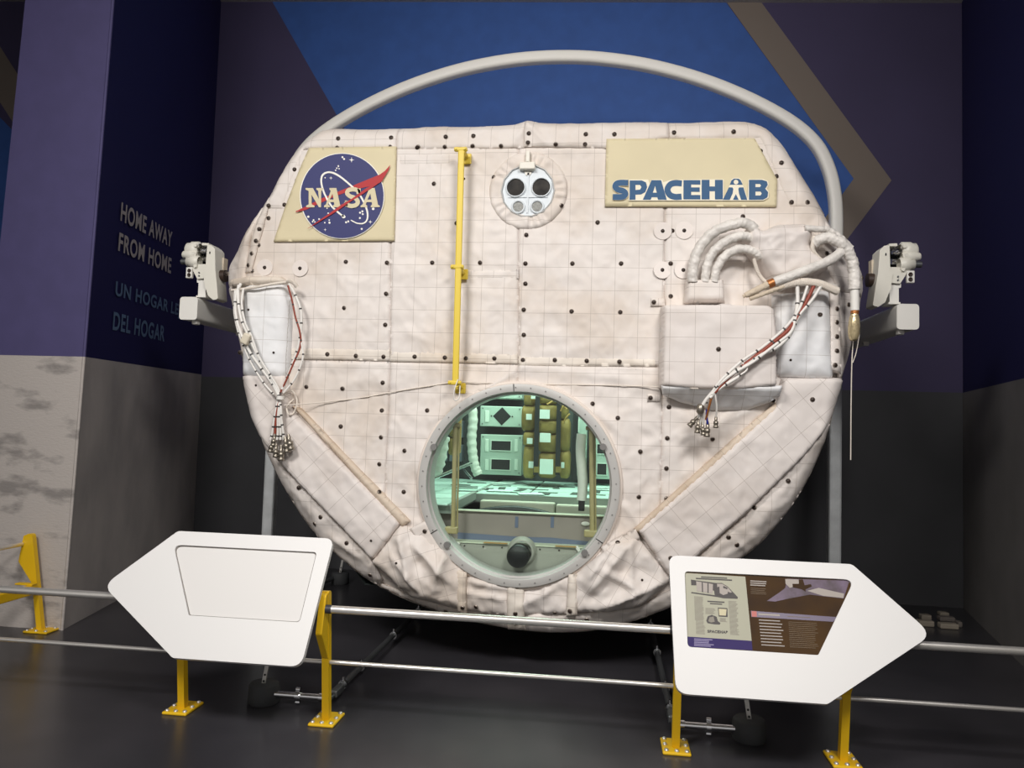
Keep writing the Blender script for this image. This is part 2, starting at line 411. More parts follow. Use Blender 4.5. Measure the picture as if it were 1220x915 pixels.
# right-hand wall: navy above, grey below
def rw(t, z, o=0): return (3.98 - .23 * t * .97 + 0, 7.9 - t, z)
b = MB()
for z0, z1, m in ((0, 2.06, 1), (2.06, 6.6, 0)):
    q = [rw(0, z0), rw(6.2, z0), rw(6.2, z1), rw(0, z1)]
    b.add(q + [(x + .3, y, z) for x, y, z in q], [(0, 1, 2, 3), (4, 7, 6, 5), (1, 5, 6, 2), (0, 3, 7, 4)], m)
struct('wall_right', b, [M_navy, mat('mid_grey_paint', (124, 120, 117), .7, bump=.06, bscale=30, var=.1, vscale=2)])
b = MB(); b.box((-9.1, 2.8, 1.03), (.2, 11.4, 2.06), 1); b.box((-9.1, 2.8, 4.5), (.2, 11.4, 4.88), 0); struct('wall_far_left', b, [M_purple, M_darkgrey])
b = MB(); b.add([(-9, -3, 6.21 + .58), (5, -3, 6.21 - .32), (5, 8.6, 6.21 - .32), (-9, 8.6, 6.21 + .58)] + [(-9, -3, 7.0), (5, -3, 7.0), (5, 8.6, 7.0), (-9, 8.6, 7.0)],
                [(0, 3, 2, 1), (4, 5, 6, 7), (0, 1, 5, 4), (3, 7, 6, 2)]); struct('ceiling', b, M_ceil)

# ------------------------------------------------------------------ the module
MOD = empty('space_module', (0, 6.3, .28), 'large white cloth-covered laboratory module with a big round window, held in the hoop frame', 'spacecraft')
Y0 = 5.0
OUT_PX = [(385, 157), (402, 154), (440, 155), (473, 154), (520, 152), (560, 152), (600, 150), (620, 148), (629, 145), (645, 148), (680, 149), (720, 148), (760, 147),
          (800, 147), (850, 146), (885, 146), (905, 151), (918, 159), (935, 178), (950, 203), (968, 232), (985, 262), (1000, 282), (1020, 302), (1035, 318), (1038, 335),
          (1037, 347), (1030, 376), (1022, 400), (1013, 425), (1005, 445), (998, 470), (988, 510), (975, 545), (955, 585), (930, 620), (905, 648), (880, 668), (850, 692),
          (810, 718), (770, 735), (730, 747), (690, 753), (640, 753), (590, 746), (545, 736), (500, 721), (460, 703), (430, 685), (400, 660), (375, 635), (350, 600),
          (325, 555), (308, 510), (298, 470), (290, 430), (280, 395), (268, 360), (262, 338), (262, 318), (271, 302), (298, 271), (320, 240), (338, 207), (350, 188), (366, 170)]
_o = [onY(x, y, 5.10) for x, y in OUT_PX]
OUT = np.array([(p[0], p[2]) for p in _o])
_d = spline(list(OUT) + [OUT[0]], 4)[:-1]; OUT = np.array(_d)
WC = np.array([0.0, 1.228]); WR = .642
BAND = (.012,)

def poly_dist(pts, poly):
    a = poly; bb = np.roll(poly, -1, 0); best = np.full(len(pts), 1e9); near = np.zeros_like(pts)
    for p, q in zip(a, bb):
        d = q - p; L2 = d @ d
        if L2 < 1e-12: continue
        t = np.clip(((pts - p) @ d) / L2, 0, 1); c = p + t[:, None] * d; dd = np.hypot(*(pts - c).T); k = dd < best
        best[k] = dd[k]; near[k] = c[k]
    return best, near
def inside(pts, poly):
    x, z = pts.T; r = np.zeros(len(pts), bool); a = poly; bb = np.roll(poly, -1, 0)
    for (x0, z0), (x1, z1) in zip(a, bb):
        if z0 == z1: continue
        c = ((z0 > z) != (z1 > z)) & (x < (x1 - x0) * (z - z0) / (z1 - z0) + x0); r ^= c
    return r
def _hash(ix, iy, s):
    n = (ix * 374761393 + iy * 668265263 + s * 974634777) & 0x7fffffff
    n = ((n ^ (n >> 13)) * 1274126177) & 0x7fffffff
    return ((n ^ (n >> 16)) & 0xffff) / 65535.0 * 2 * pi
def perlin(x, y, s=0):
    x = np.asarray(x, float); y = np.asarray(y, float); ix = np.floor(x).astype(np.int64); iy = np.floor(y).astype(np.int64); fx = x - ix; fy = y - iy
    u = fx ** 3 * (fx * (fx * 6 - 15) + 10); v = fy ** 3 * (fy * (fy * 6 - 15) + 10)
    def g(dx, dy):
        a = _hash(ix + dx, iy + dy, s); return np.cos(a) * (fx - dx) + np.sin(a) * (fy - dy)
    return (g(0, 0) * (1 - u) + g(1, 0) * u) * (1 - v) + (g(0, 1) * (1 - u) + g(1, 1) * u) * v
def crumple(x, z, f, s):
    wx = x + .10 / f * 4 * perlin(x * f * .7, z * f * .7, s + 50); wz = z + .10 / f * 4 * perlin(x * f * .7, z * f * .7, s + 51)
    t = np.abs(perlin(wx * f, wz * f, s)) * 1.0 + np.abs(perlin(wx * f * 2.1 + 5, wz * f * 2.1, s + 1)) * .5 + np.abs(perlin(wx * f * 4.3, wz * f * 4.3 + 3, s + 2)) * .22
    return t
# folds seen in the cloth: (x0, y0, x1, y1, width m, height m) along a line of the photograph on the front plane
FOLDS_PX = [(625, 437, 520, 500, .035, .030), (560, 455, 500, 560, .05, .022), (500, 480, 470, 600, .05, .014), (520, 640, 470, 600, .04, .007), (640, 440, 780, 455, .04, .014),
            (680, 470, 745, 520, .04, .020), (735, 500, 750, 590, .05, .020), (750, 545, 790, 520, .03, .010), (740, 600, 765, 630, .03, .02),
            (820, 520, 915, 480, .03, .025), (800, 540, 880, 505, .04, .016), (600, 470, 520, 440, .04, .010), (300, 270, 280, 320, .03, .015),
            (480, 330, 540, 300, .04, .008), (480, 395, 520, 410, .03, .008), (640, 370, 700, 375, .03, .008), (640, 420, 730, 410, .05, .010), (570, 400, 560, 430, .02, .006),
            (880, 150, 935, 230, .03, .007), (840, 155, 880, 160, .02, .010), (730, 160, 770, 156, .02, .008), (628, 148, 610, 176, .018, .018), (628, 148, 655, 176, .018, .018),
            (340, 200, 320, 250, .025, .01), (400, 330, 440, 340, .04, .006), (380, 470, 440, 450, .04, .008), (400, 500, 430, 560, .05, .01), (460, 540, 462, 575, .02, .012),
            (540, 690, 500, 650, .03, .03), (540, 640, 520, 700, .03, .03), (480, 640, 492, 690, .025, .03), (500, 700, 470, 660, .02, .02), (560, 690, 610, 700, .03, .02),
            (700, 690, 730, 640, .04, .035), (745, 650, 705, 700, .03, .03), (720, 720, 780, 695, .02, .025), (752, 650, 752, 720, .015, .015), (760, 700, 725, 680, .025, .025), (660, 700, 620, 720, .03, .02),
            (600, 712, 560, 705, .02, .015), (400, 590, 450, 640, .05, .007), (360, 545, 410, 600, .05, .007), (330, 500, 350, 530, .05, .007), (440, 600, 460, 640, .03, .01), (900, 560, 850, 610, .05, .01), (940, 500, 900, 540, .05, .01),
            (395, 640, 420, 660, .02, .015), (360, 600, 385, 640, .03, .007), (900, 640, 870, 660, .02, .01)]
FOLDS = []
for x0, y0, x1, y1, wd, hh in FOLDS_PX:
    p, q = onY(x0, y0, Y0), onY(x1, y1, Y0); FOLDS.append((np.array([p[0], p[2]]), np.array([q[0], q[2]]), wd, hh))
FLAT_PX = [[(360, 172), (478, 172), (476, 292), (322, 292)], [(716, 163), (900, 162), (930, 215), (928, 251), (716, 251)]]
FLAT = [np.array([(onY(x, y, Y0)[0], onY(x, y, Y0)[2]) for x, y in f]) for f in FLAT_PX]
def calm(pts):
    m = np.ones(len(pts))
    for f in FLAT:
        d, _ = poly_dist(pts, f); d = np.where(inside(pts, f), 0, d); m *= np.clip(d / .08, .04, 1)
    return m
def shoulder(pts): return np.clip((np.abs(pts[:, 0]) - 1.88) * .55, 0, .2) * np.clip((pts[:, 1] - 1.9) / .4, 0, 1) * np.clip((3.0 - pts[:, 1]) / .2, 0, 1)
def drop(pts):
    d, _ = poly_dist(pts, OUT); d = np.where(inside(pts, OUT), d, 0); wdt = .10 + .10 * np.clip((1.4 - pts[:, 1]) / .5, 0, 1)
    return .10 * np.clip(1 - d / wdt, 0, 1) ** 2 + shoulder(pts)
def relief(pts, amp, seed):
    x, z = pts.T; low = np.clip((1.9 - z) / .4, 0, 1)
    h = .012 * perlin(x * 1.6, z * 1.6, 3) + (.017 + .010 * low) * (.3 - crumple(x * .8, z, 2.6, 11 + seed)) + (.014 + .004 * low) * (.3 - crumple(x, z * .8, 8, 31 + seed))
    for p, q, wd, hh in FOLDS:
        d = q - p; L = sqrt(d @ d); t = ((pts - p) @ d) / (L * L); n = ((pts - p) @ np.array([-d[1], d[0]])) / L
        e = np.clip(1 - np.maximum(np.maximum(-t, t - 1), 0) * L / .08, 0, 1) * np.clip(1.15 - np.abs(t - .5), 0, 1)
        h = h + hh * np.exp(-np.abs(n / wd) ** 1.5) * e
    return h * amp * calm(pts)

TREE_V = []; TREE_F = []
def resample(poly, sp):
    out = []
    for i in range(len(poly)):
        p, q = poly[i], poly[(i + 1) % len(poly)]; L = np.linalg.norm(q - p); n = max(1, int(round(L / sp)))
        for k in range(n): out.append(p + (q - p) * k / n)
    return np.array(out)
def quilt(name, px, h0=0.0, thick=.014, puff=.007, amp=1.0, seed=0, rot=0.0, m=None, parent=None, sp=.0175, Y=Y0, clip=True, hole=False, skirt=None, label=None, extra=None, smooth_poly=0, grid=.152, rel=True):
    """a cloth panel: outline in photograph pixels on the plane y = Y, filled with a fine triangle net and raised into relief"""
    m = m or M_blanket; parent = parent or MOD
    poly = px if isinstance(px, np.ndarray) else np.array([(onY(x, y, Y)[0], onY(x, y, Y)[2]) for x, y in px])
    if smooth_poly: poly = np.array(round_poly([tuple(q) for q in poly], smooth_poly, 5))
    bd = resample(poly, sp)
    if clip:
        ins = inside(bd, OUT); _, nr = poly_dist(bd, OUT); bd[~ins] = nr[~ins]
        r = bd - WC; L = np.hypot(*r.T); k = L < WR; bd[k] = WC + r[k] / np.maximum(L[k], 1e-6)[:, None] * WR
    keep = [0]
    for i in range(1, len(bd)):
        if np.linalg.norm(bd[i] - bd[keep[-1]]) > sp * .35: keep.append(i)
    while len(keep) > 3 and np.linalg.norm(bd[keep[-1]] - bd[keep[0]]) < sp * .35: keep.pop()
    bd = bd[keep]
    lo = bd.min(0); hi = bd.max(0); xs = np.arange(lo[0], hi[0], sp); zs = np.arange(lo[1], hi[1], sp * .87)
    g = np.array([(x + (.5 * sp if j % 2 else 0), z) for j, z in enumerate(zs) for x in xs]).reshape(-1, 2)
    if len(g):
        d, _ = poly_dist(g, bd); g = g[inside(g, bd) & (d > sp * .55)]
    loops = [bd]
    if hole:
        hp = np.array([WC + WR * np.array([cos(a), sin(a)]) for a in np.linspace(0, 2 * pi, int(2 * pi * WR / sp), endpoint=False)]); loops.append(hp)
        g = g[np.hypot(*(g - WC).T) > WR + sp * .55]
    pts = np.vstack(loops + [g]); edges = []; k = 0
    for l in loops:
        n = len(l); edges += [(k + i, k + (i + 1) % n) for i in range(n)]; k += n
    nb = k
    V, E, Fc, ov, _, _ = delaunay_2d_cdt([Vector(p) for p in pts], edges, [], 0, 1e-6)
    P = np.array([(v.x, v.y) for v in V]); Fc = np.array([list(f) for f in Fc if len(f) == 3]); cen = P[Fc].mean(1)
    ok = inside(cen, bd)
    if clip or hole: ok &= np.hypot(*(cen - WC).T) > WR - .004
    Fc = Fc[ok]
    dist, _ = poly_dist(P, bd); t = np.clip(dist / puff, 0, 1); prof = np.sqrt(1 - (1 - t) ** 2)
    if hole: prof = prof * 0 + 1
    h = h0 + thick * prof + (relief(P, amp, seed) if rel else 0)
    if extra is not None: h = h + extra(P, prof)
    y = Y0 - h + drop(P)
    verts = [(P[i, 0], y[i], P[i, 1]) for i in range(len(P))]
    faces = []
    for f in Fc:
        a, bb, c = P[f]
        faces.append(tuple(f) if (bb[0] - a[0]) * (c[1] - a[1]) - (bb[1] - a[1]) * (c[0] - a[0]) > 0 else (f[0], f[2], f[1]))
    ec = {}
    for f in faces:
        for i in range(3):
            e = (f[i], f[(i + 1) % 3]); ec[e] = ec.get(e, 0) + 1
    rim = [e for e in ec if (e[1], e[0]) not in ec]
    sk = thick + .02 if skirt is None else skirt
    mp = {}
    for a_, b_ in rim:
        for q in (a_, b_):
            if q not in mp: mp[q] = len(verts); x_, y_, z_ = verts[q]; verts.append((x_, y_ + sk, z_))
    sfaces = [(b_, a_, mp[a_], mp[b_]) for a_, b_ in rim]
    k0 = len(TREE_V); TREE_V.extend(verts); TREE_F.extend([tuple(i + k0 for i in f) for f in faces])
    mb = MB(); mb.add(verts, faces, 0, True); mb.add([], [])
    for f in sfaces: mb.f.append(list(f)); mb.mi.append(0); mb.sm.append(False)
    o = mb.build(name, m, parent, recalc=False, label=label)
    me = o.data; uvl = me.uv_layers.new(name='weave'); c, s_ = cos(rot), sin(rot); org = bd[0] + np.array([.05, -.05])
    wv = WL[parent.as_pointer()]
    co = np.empty(len(me.vertices) * 3); me.vertices.foreach_get('co', co); co = co.reshape(-1, 3); X = co[:, 0] + wv.x - org[0]; Z = co[:, 2] + wv.z - org[1]
    UVv = np.stack([(X * c + Z * s_) / grid, (-X * s_ + Z * c) / grid], 1)
    li = np.empty(len(me.loops), np.int32); me.loops.foreach_get('vertex_index', li); uvl.data.foreach_set('uv', UVv[li].ravel())
    return o

# shell behind the front face
n = len(OUT); _c = OUT.mean(0)
inw = np.array([(np.roll(OUT, 1, 0)[i] - np.roll(OUT, -1, 0)[i]) for i in range(n)]); nrm = np.stack([inw[:, 1], -inw[:, 0]], 1); nrm /= np.linalg.norm(nrm, axis=1)[:, None]
sgn = np.sign(((OUT - _c) * nrm).sum(1).mean()); nrm *= sgn
sh = shoulder(OUT)
rings = []
for off, yy in ((0, 5.10), (.012, 5.16), (.012, 5.6), (-.02, 7.86)):
    q = OUT + nrm * off; yv = (yy + sh * (1 if yy < 5.5 else 0)); rings.append([(q[i, 0], yv[i], q[i, 1]) for i in range(n)])
b = MB(); vs = [p for r in rings for p in r]
b.add(vs, [(j * n + i, j * n + (i + 1) % n, (j + 1) * n + (i + 1) % n, (j + 1) * n + i) for j in range(3) for i in range(n)], 0, True)
b.add(rings[-1], [list(range(n))], 0)
b.build('hull_cover', mat('hull_cloth', (224, 218, 212), .55, bump=.35, bscale=14), MOD)

quilt('bulkhead_blanket', OUT.copy(), h0=-.03, thick=.002, hole=True, clip=False, amp=.5, sp=.04, skirt=0)
Q = quilt
# upper row
Q('blanket_panel', [(250, 178), (466, 178), (465, 431), (240, 426)], seed=0)
Q('blanket_panel', [(466, 176), (618, 176), (618, 433), (465, 431)], seed=0)
Q('blanket_panel', [(618, 176), (793, 176), (791, 437), (618, 433)], seed=0)
Q('blanket_panel', [(793, 165), (1050, 150), (1060, 446), (791, 437)], seed=0)
Q('blanket_flap', [(475, 184), (546, 183), (546, 196), (475, 198)], h0=.011, thick=.005, seed=0, sp=.018)
Q('blanket_flap', [(553, 320), (618, 321), (618, 333), (553, 332)], h0=.011, thick=.005, seed=0, sp=.018)
Q('blanket_flap', [(720, 437), (773, 438), (773, 443), (720, 442)], h0=.008, thick=.008, seed=0, sp=.015)
# hems along the middle seam
Q('hem_strip', [(340, 414), (465, 416), (465, 430), (340, 428)], h0=.011, thick=.005, seed=0, m=M_hem, sp=.02)
Q('hem_strip', [(466, 417), (617, 420), (617, 434), (465, 431)], h0=.011, thick=.005, seed=0, m=M_hem, sp=.02)
Q('hem_strip', [(618, 424), (782, 427), (782, 437), (618, 436)], h0=.011, thick=.005, seed=0, m=M_hem, sp=.02)
# lower row
Q('blanket_panel', [(330, 428), (465, 431), (458, 605), (480, 626), (345, 490)], seed=0)
Q('blanket_panel', [(465, 431), (617, 434), (617, 470), (600, 560), (600, 640), (545, 690), (513, 645), (480, 626), (458, 605)], seed=0)
Q('blanket_panel', [(617, 434), (790, 437), (787, 605), (757, 633), (734, 646), (690, 690), (640, 640), (640, 520), (617, 480)], seed=0)
Q('blanket_panel', [(790, 437), (945, 440), (920, 485), (787, 605)], seed=0)
# top strips
Q('top_strip', [(330, 110), (473, 110), (473, 178), (400, 177), (362, 178), (338, 250), (240, 250)], h0=.010, thick=.009, seed=0)
Q('top_strip', [(473, 110), (625, 110), (625, 177), (473, 179)], h0=.010, thick=.009, seed=0)
Q('top_strip', [(625, 110), (797, 110), (797, 166), (722, 178), (625, 176)], h0=.014, thick=.012, seed=0)
Q('top_strip', [(797, 110), (960, 110), (1000, 248), (940, 248), (905, 167), (797, 166)], h0=.010, thick=.009, seed=0)
# shoulder pieces beside the trunnions
Q('shoulder_cover', [(240, 250), (313, 243), (297, 290), (290, 335), (240, 338)], h0=.012, thick=.02, puff=.04, seed=13, amp=1.2)
Q('shoulder_strip', [(318, 234), (323, 243), (301, 325), (291, 325), (296, 300)], h0=.022, thick=.010, seed=13, amp=.6, sp=.016)
Q('shoulder_cover', [(985, 262), (1060, 300), (1060, 348), (1000, 345), (975, 300)], h0=.012, thick=.02, puff=.04, seed=14, amp=1.2)
Q('side_cover', [(1000, 345), (1060, 345), (1040, 450), (1000, 450)], h0=.010, thick=.02, puff=.04, seed=15, amp=1.3)
Q('side_cover', [(240, 336), (292, 336), (288, 430), (240, 440)], h0=.010, thick=.02, puff=.04, seed=16, amp=1.0)
# pale pockets left and right
Q('pocket', [(290, 340), (342, 337), (350, 360), (347, 445), (340, 456), (288, 450), (292, 400)], h0=.01, thick=.085, puff=.10, seed=17, amp=.9, m=M_cool, label='cool white pocket cover', smooth_poly=.03)
Q('pocket', [(918, 352), (990, 346), (991, 452), (925, 449)], h0=.02, thick=.05, puff=.08, seed=18, amp=1.2, m=M_cool, label='cool white pocket cover', smooth_poly=.03)
Q('snap_strip', [(989, 338), (1002, 338), (1002, 446), (986, 440)], h0=.045, thick=.012, seed=18, amp=.6, sp=.018)
# slanting covers at the lower left and right, with their outer flaps
Q('slanting_cover', [(278, 446), (345, 446), (351, 489), (481, 622), (446, 668), (383, 602), (338, 555), (310, 520), (280, 470)], h0=.012, thick=.062, puff=.03, seed=19, rot=radians(-45), amp=.75, m=M_cool2, skirt=.12)
Q('slanting_cover', [(1010, 450), (930, 450), (921, 484), (870, 530), (787, 604), (758, 630), (800, 690), (829, 664), (885, 615), (960, 541), (990, 505)], h0=.012, thick=.062, puff=.03, seed=20, rot=radians(42), amp=.75, m=M_cool2, skirt=.12)
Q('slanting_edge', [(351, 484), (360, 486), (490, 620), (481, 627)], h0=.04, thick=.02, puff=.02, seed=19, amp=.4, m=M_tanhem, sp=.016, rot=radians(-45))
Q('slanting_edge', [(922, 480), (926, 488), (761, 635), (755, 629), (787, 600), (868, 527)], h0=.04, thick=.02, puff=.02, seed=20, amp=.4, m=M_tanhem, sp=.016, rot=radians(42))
Q('outer_flap', [(250, 490), (300, 490), (338, 556), (383, 603), (445, 667), (453, 692), (441, 706), (330, 690), (240, 560)], h0=.0, thick=.02, puff=.03, seed=21, amp=1.2)
Q('outer_flap', [(1060, 500), (985, 506), (885, 616), (829, 665), (798, 690), (806, 722), (860, 740), (1060, 640)], h0=.0, thick=.02, puff=.03, seed=22, amp=1.2)
# crumpled pieces round the lower edge of the window
Q('crumpled_blanket', [(480, 623), (512, 638), (560, 676), (553, 727), (488, 714), (444, 669)], h0=.025, thick=.05, puff=.07, seed=23, amp=1.9, rot=.3, sp=.018)
Q('crumpled_blanket', [(757, 636), (735, 643), (683, 684), (684, 729), (722, 728), (762, 723), (795, 695), (800, 690)], h0=.025, thick=.05, puff=.07, seed=24, amp=1.9, rot=-.5, sp=.018)
Q('lower_apron', [(553, 672), (613, 690), (613, 734), (553, 729)], h0=.015, thick=.02, puff=.03, seed=25, amp=2.0, sp=.018)
Q('lower_apron', [(612, 690), (686, 680), (684, 730), (612, 734)], h0=.018, thick=.02, puff=.03, seed=26, amp=2.0, sp=.018)
Q('lower_strap', [(606, 694), (625, 694), (625, 752), (604, 752)], h0=.045, thick=.01, seed=26, amp=1.0, sp=.016, m=M_hem)
Q('lower_strap', [(546, 676), (558, 680), (556, 732), (546, 730)], h0=.06, thick=.012, seed=26, amp=1.0, sp=.016, m=M_hem)
Q('lower_strap', [(678, 682), (688, 682), (688, 731), (675, 733)], h0=.06, thick=.012, seed=26, amp=1.0, sp=.016, m=M_hem)
Q('hem_flap', [(430, 690), (490, 714), (553, 728), (612, 733), (700, 730), (762, 724), (806, 700), (830, 740), (640, 790), (430, 760)], h0=-.01, thick=.02, puff=.03, seed=27, amp=1.2)
Q('corner_tab', [(490, 629), (512, 618), (530, 655), (515, 664)], h0=.05, thick=.008, seed=6, amp=.6, sp=.016, rot=.6)
Q('corner_tab', [(716, 650), (757, 629), (762, 640), (724, 668)], h0=.05, thick=.008, seed=7, amp=.6, sp=.016, rot=-.6)
# round quilt round the viewport
vp = onY(629.5, 228, Y0); vr = .262
ring = np.array([(vp[0] + vr * cos(a), vp[2] + vr * sin(a)) for a in np.linspace(0, 2 * pi, 60, endpoint=False)])
def _port(P, prof):
    r = np.hypot(P[:, 0] - vp[0], P[:, 1] - vp[2]); a = np.arctan2(P[:, 1] - vp[2], P[:, 0] - vp[0])
    return np.where(r < .17, -.05 * np.clip((.17 - r) / .02, 0, 1), .010 * np.sin(a * 17 + 3 * np.sin(a * 5)) * np.clip((r - .17) / .04, 0, 1) * np.clip((vr - r) / .05, 0, 1))
Q('port_blanket', ring, h0=.012, thick=.02, puff=.03, seed=28, amp=.5, sp=.014, extra=_port)

# soft equipment box, its top hood, the big wrapped bundle
def _box(P, prof): return .012 * perlin(P[:, 0] * 5, P[:, 1] * 5, 8) * prof
SB_ = quilt('equipment_box', [(789, 361), (860, 359), (914, 360), (925, 366), (929, 400), (929, 462), (880, 467), (830, 466), (786, 462)], h0=.02, thick=.17, puff=.028, seed=29, amp=.5, Y=4.82, clip=False, skirt=.2, extra=_box, smooth_poly=.012, m=M_cool2, label='soft white box with rounded corners')
def _under(P, prof):
    zt, zb = onY(858, 463, 4.84)[2], onY(858, 490, 4.95)[2]; return .155 * np.clip((P[:, 1] - zb) / (zt - zb), 0, 1)
quilt('box_underside', [(787, 460), (929, 460), (928, 472), (918, 479), (893, 488), (850, 488), (812, 479), (790, 470)], h0=.01, thick=.012, puff=.01, seed=29, amp=.5, Y=4.90, clip=False, skirt=.06, extra=_under, sp=.015, m=M_cool)
quilt('cable_hood', [(818, 331), (864, 330), (866, 360), (815, 360)], h0=.02, thick=.10, puff=.03, seed=30, amp=.5, Y=4.9, clip=False, skirt=.12, sp=.018, smooth_poly=.012)
def _bun(P, prof): return prof * (.07 * (.3 - crumple(P[:, 0] * .7 + 3, P[:, 1], 3.2, 77)) + .02 * perlin(P[:, 0] * 3, P[:, 1] * 3, 6))
quilt('wrapped_bundle', [(894, 262), (910, 272), (926, 265), (958, 263), (972, 270), (968, 290), (992, 316), (975, 326), (950, 337), (920, 338), (908, 318), (894, 302), (886, 282)], h0=.02, thick=.15, puff=.07, seed=31, amp=1.0, m=M_cool2, Y=4.88, clip=False, skirt=.2, extra=_bun, sp=.014, label='bulging cloth-wrapped cable bundle')
for t in ([(775, 356), (792, 356), (792, 366), (775, 366)], [(771, 470), (786, 470), (786, 479), (771, 479)], [(915, 470), (925, 470), (927, 482), (915, 482)]):
    Q('box_tab', t, h0=.02, thick=.01, seed=0, amp=.4, sp=.014)

BVH = BVHTree.FromPolygons([Vector(v) for v in TREE_V], TREE_F)
def hit(px, py, lift=0.0):
    """the point of the cloth seen at a place of the photograph, with its normal"""
    d = Vector(ray(px, py)).normalized(); loc, nr, _, _ = BVH.ray_cast(Vector(CAM), d)
    if loc is None: loc = V3(onY(px, py, Y0)); nr = Vector((0, -1, 0))
    if nr.y > 0: nr = -nr
    return loc + Vector((0, -lift, 0)), nr

SNAPS = """403,165 402,176 466,164 465,175 434,177 351,202 354,215 339,244 320,245 320,260 309,273 305,287 308,292 300,302 296,316 301,323 270,326 412,312 461,313 460,350 497,176
410,367 459,387 390,422 424,424 457,425 456,456 365,461 408,463 455,489 406,508 454,521 452,553 452,586 481,586 286,420 531,163 564,162 498,175 530,175 563,174 597,174 630,159 629,170 662,172 698,160 732,160 697,172
517,219 544,266 515,313 572,313 588,211 669,245 627,280 712,265 626,314 682,314 740,314 626,338 803,158 874,157 906,180 931,194 925,210 943,241 962,241 801,275 885,258 799,314 799,353 779,360 856,416
775,474 797,485 921,477 997,368 997,384 997,401 997,418 995,435 1011,363 1027,331 985,302 977,375 795,522 763,538 849,523 794,558 761,592 794,594 736,646 661,730 679,728 699,738
506,633 441,685 531,728 551,724 567,723 616,699 614,731 614,742 356,581 382,616 375,624 413,647 939,573 899,605 868,640 878,649 799,665 494,425 530,426 555,427 589,427 623,429 661,429 699,430 738,431 736,498 706,481 509,489 482,537
624,369 681,371 739,372 624,399 1012,310 996,280 968,476"""
mb = MB(); mb.lathe((0, 0, 0), (0, -1, 0), [(.0155, -.004), (.0155, .003), (.0125, .005)], 12, 1); mb.lathe((0, 0, 0), (0, -1, 0), [(.0125, .005), (.010, .008), (.0, .008)], 12, 0)
me_s = None
for tok in SNAPS.split():
    px, py = map(float, tok.split(',')); p, nr = hit(px, py)
    if me_s is None:
        s0 = mb.build('snap_fastener', [M_snap, M_ring], org=(0, 0, 0)); me_s = s0; o = s0
        o.parent = MOD; o.location = p - WL[MOD.as_pointer()]
    else: o = part_copy(me_s, MOD, p)
    o.rotation_euler = Vector((0, -1, 0)).rotation_difference(nr).to_euler()
SMALL = "296,369 326,420 305,459 942,429 968,476 442,644 472,671 765,691 553,213 644,246"
mb = MB(); mb.lathe((0, 0, 0), (0, -1, 0), [(.008, -.003), (.008, .003), (0, .004)], 8, 0); s1 = None
for tok in SMALL.split():
    px, py = map(float, tok.split(',')); p, nr = hit(px, py)
    if s1 is None: s1 = mb.build('small_rivet', M_snap, org=(0, 0, 0)); o = s1; o.parent = MOD; o.location = p - WL[MOD.as_pointer()]
    else: o = part_copy(s1, MOD, p)
    o.rotation_euler = Vector((0, -1, 0)).rotation_difference(nr).to_euler()
# clear round discs, each with a snap in the middle
mb = MB(); mb.lathe((0, 0, 0), (0, -1, 0), [(.057, -.005), (.057, .001), (.056, .0018), (.0, .0018)], 28, 0, False); mb.lathe((0, 0, 0), (0, -1, 0), [(.013, .000), (.012, .006), (0, .006)], 10, 1)
d0 = None
for px, py in ((316, 319), (358, 320), (789.5, 275.5), (815, 275), (789, 322), (814, 322)):
    p, nr = hit(px, py, .007); nr = (nr + Vector((0, -3, 0))).normalized()
    if d0 is None: d0 = mb.build('round_patch', [M_disc, M_snap], org=(0, 0, 0)); o = d0; o.parent = MOD; o.location = p - WL[MOD.as_pointer()]
    else: o = part_copy(d0, MOD, p)
    o.rotation_euler = (Vector((0, -1, 0)).rotation_difference(nr)).to_euler()

# ---- window ring, glass, clips
def ringpt(a, r, y): return (WC[0] + r * cos(a), y, WC[1] + r * sin(a))
b = MB(); b.lathe((WC[0], 0, WC[1]), (0, 1, 0), [(.652, 5.02), (.652, 4.940), (.6515, 4.937), (.649, 4.936), (.603, 4.932), (.6005, 4.933), (.600, 4.936), (.597, 4.974), (.596, 4.976), (.589, 4.978), (.588, 4.98), (.588, 5.13)], 96)
RINGO = b.build('window_ring', M_hatch, MOD)
b = MB()
for a in (94, 211, 328): b.tube([ringpt(radians(a), r, 4.9325) for r in (.600, .651)], .0028, 5)
b.build('ring_joint', M_black, RINGO)
b = MB()
for k in range(40):
    a = 2 * pi * k / 40 + .05; p = ringpt(a, .628, 4.936); b.cyl(p, (p[0], 4.929, p[2]), .0045, n=6)
b.build('ring_bolts', M_clip, RINGO, kind='stuff')
for a in (158, 26, 222, 317):
    b = MB(); p = ringpt(radians(a), .60, 4.925); b.cyl((p[0], 4.945, p[2]), (p[0], 4.915, p[2]), .022, n=8); b.build('ring_clip', M_clip, RINGO)
b = MB(); b.cyl((WC[0], 4.990, WC[1]), (WC[0], 4.996, WC[1]), .592, n=64); b.build('glass_pane', M_glass, RINGO)
# thin cloth lip round the ring
b = MB(); b.lathe((WC[0], 0, WC[1]), (0, 1, 0), [(.668, 5.0), (.670, 4.962), (.660, 4.956), (.650, 4.960)], 80); b.build('ring_cloth_lip', mat('lip_cloth', (222, 210, 200), .7), MOD)

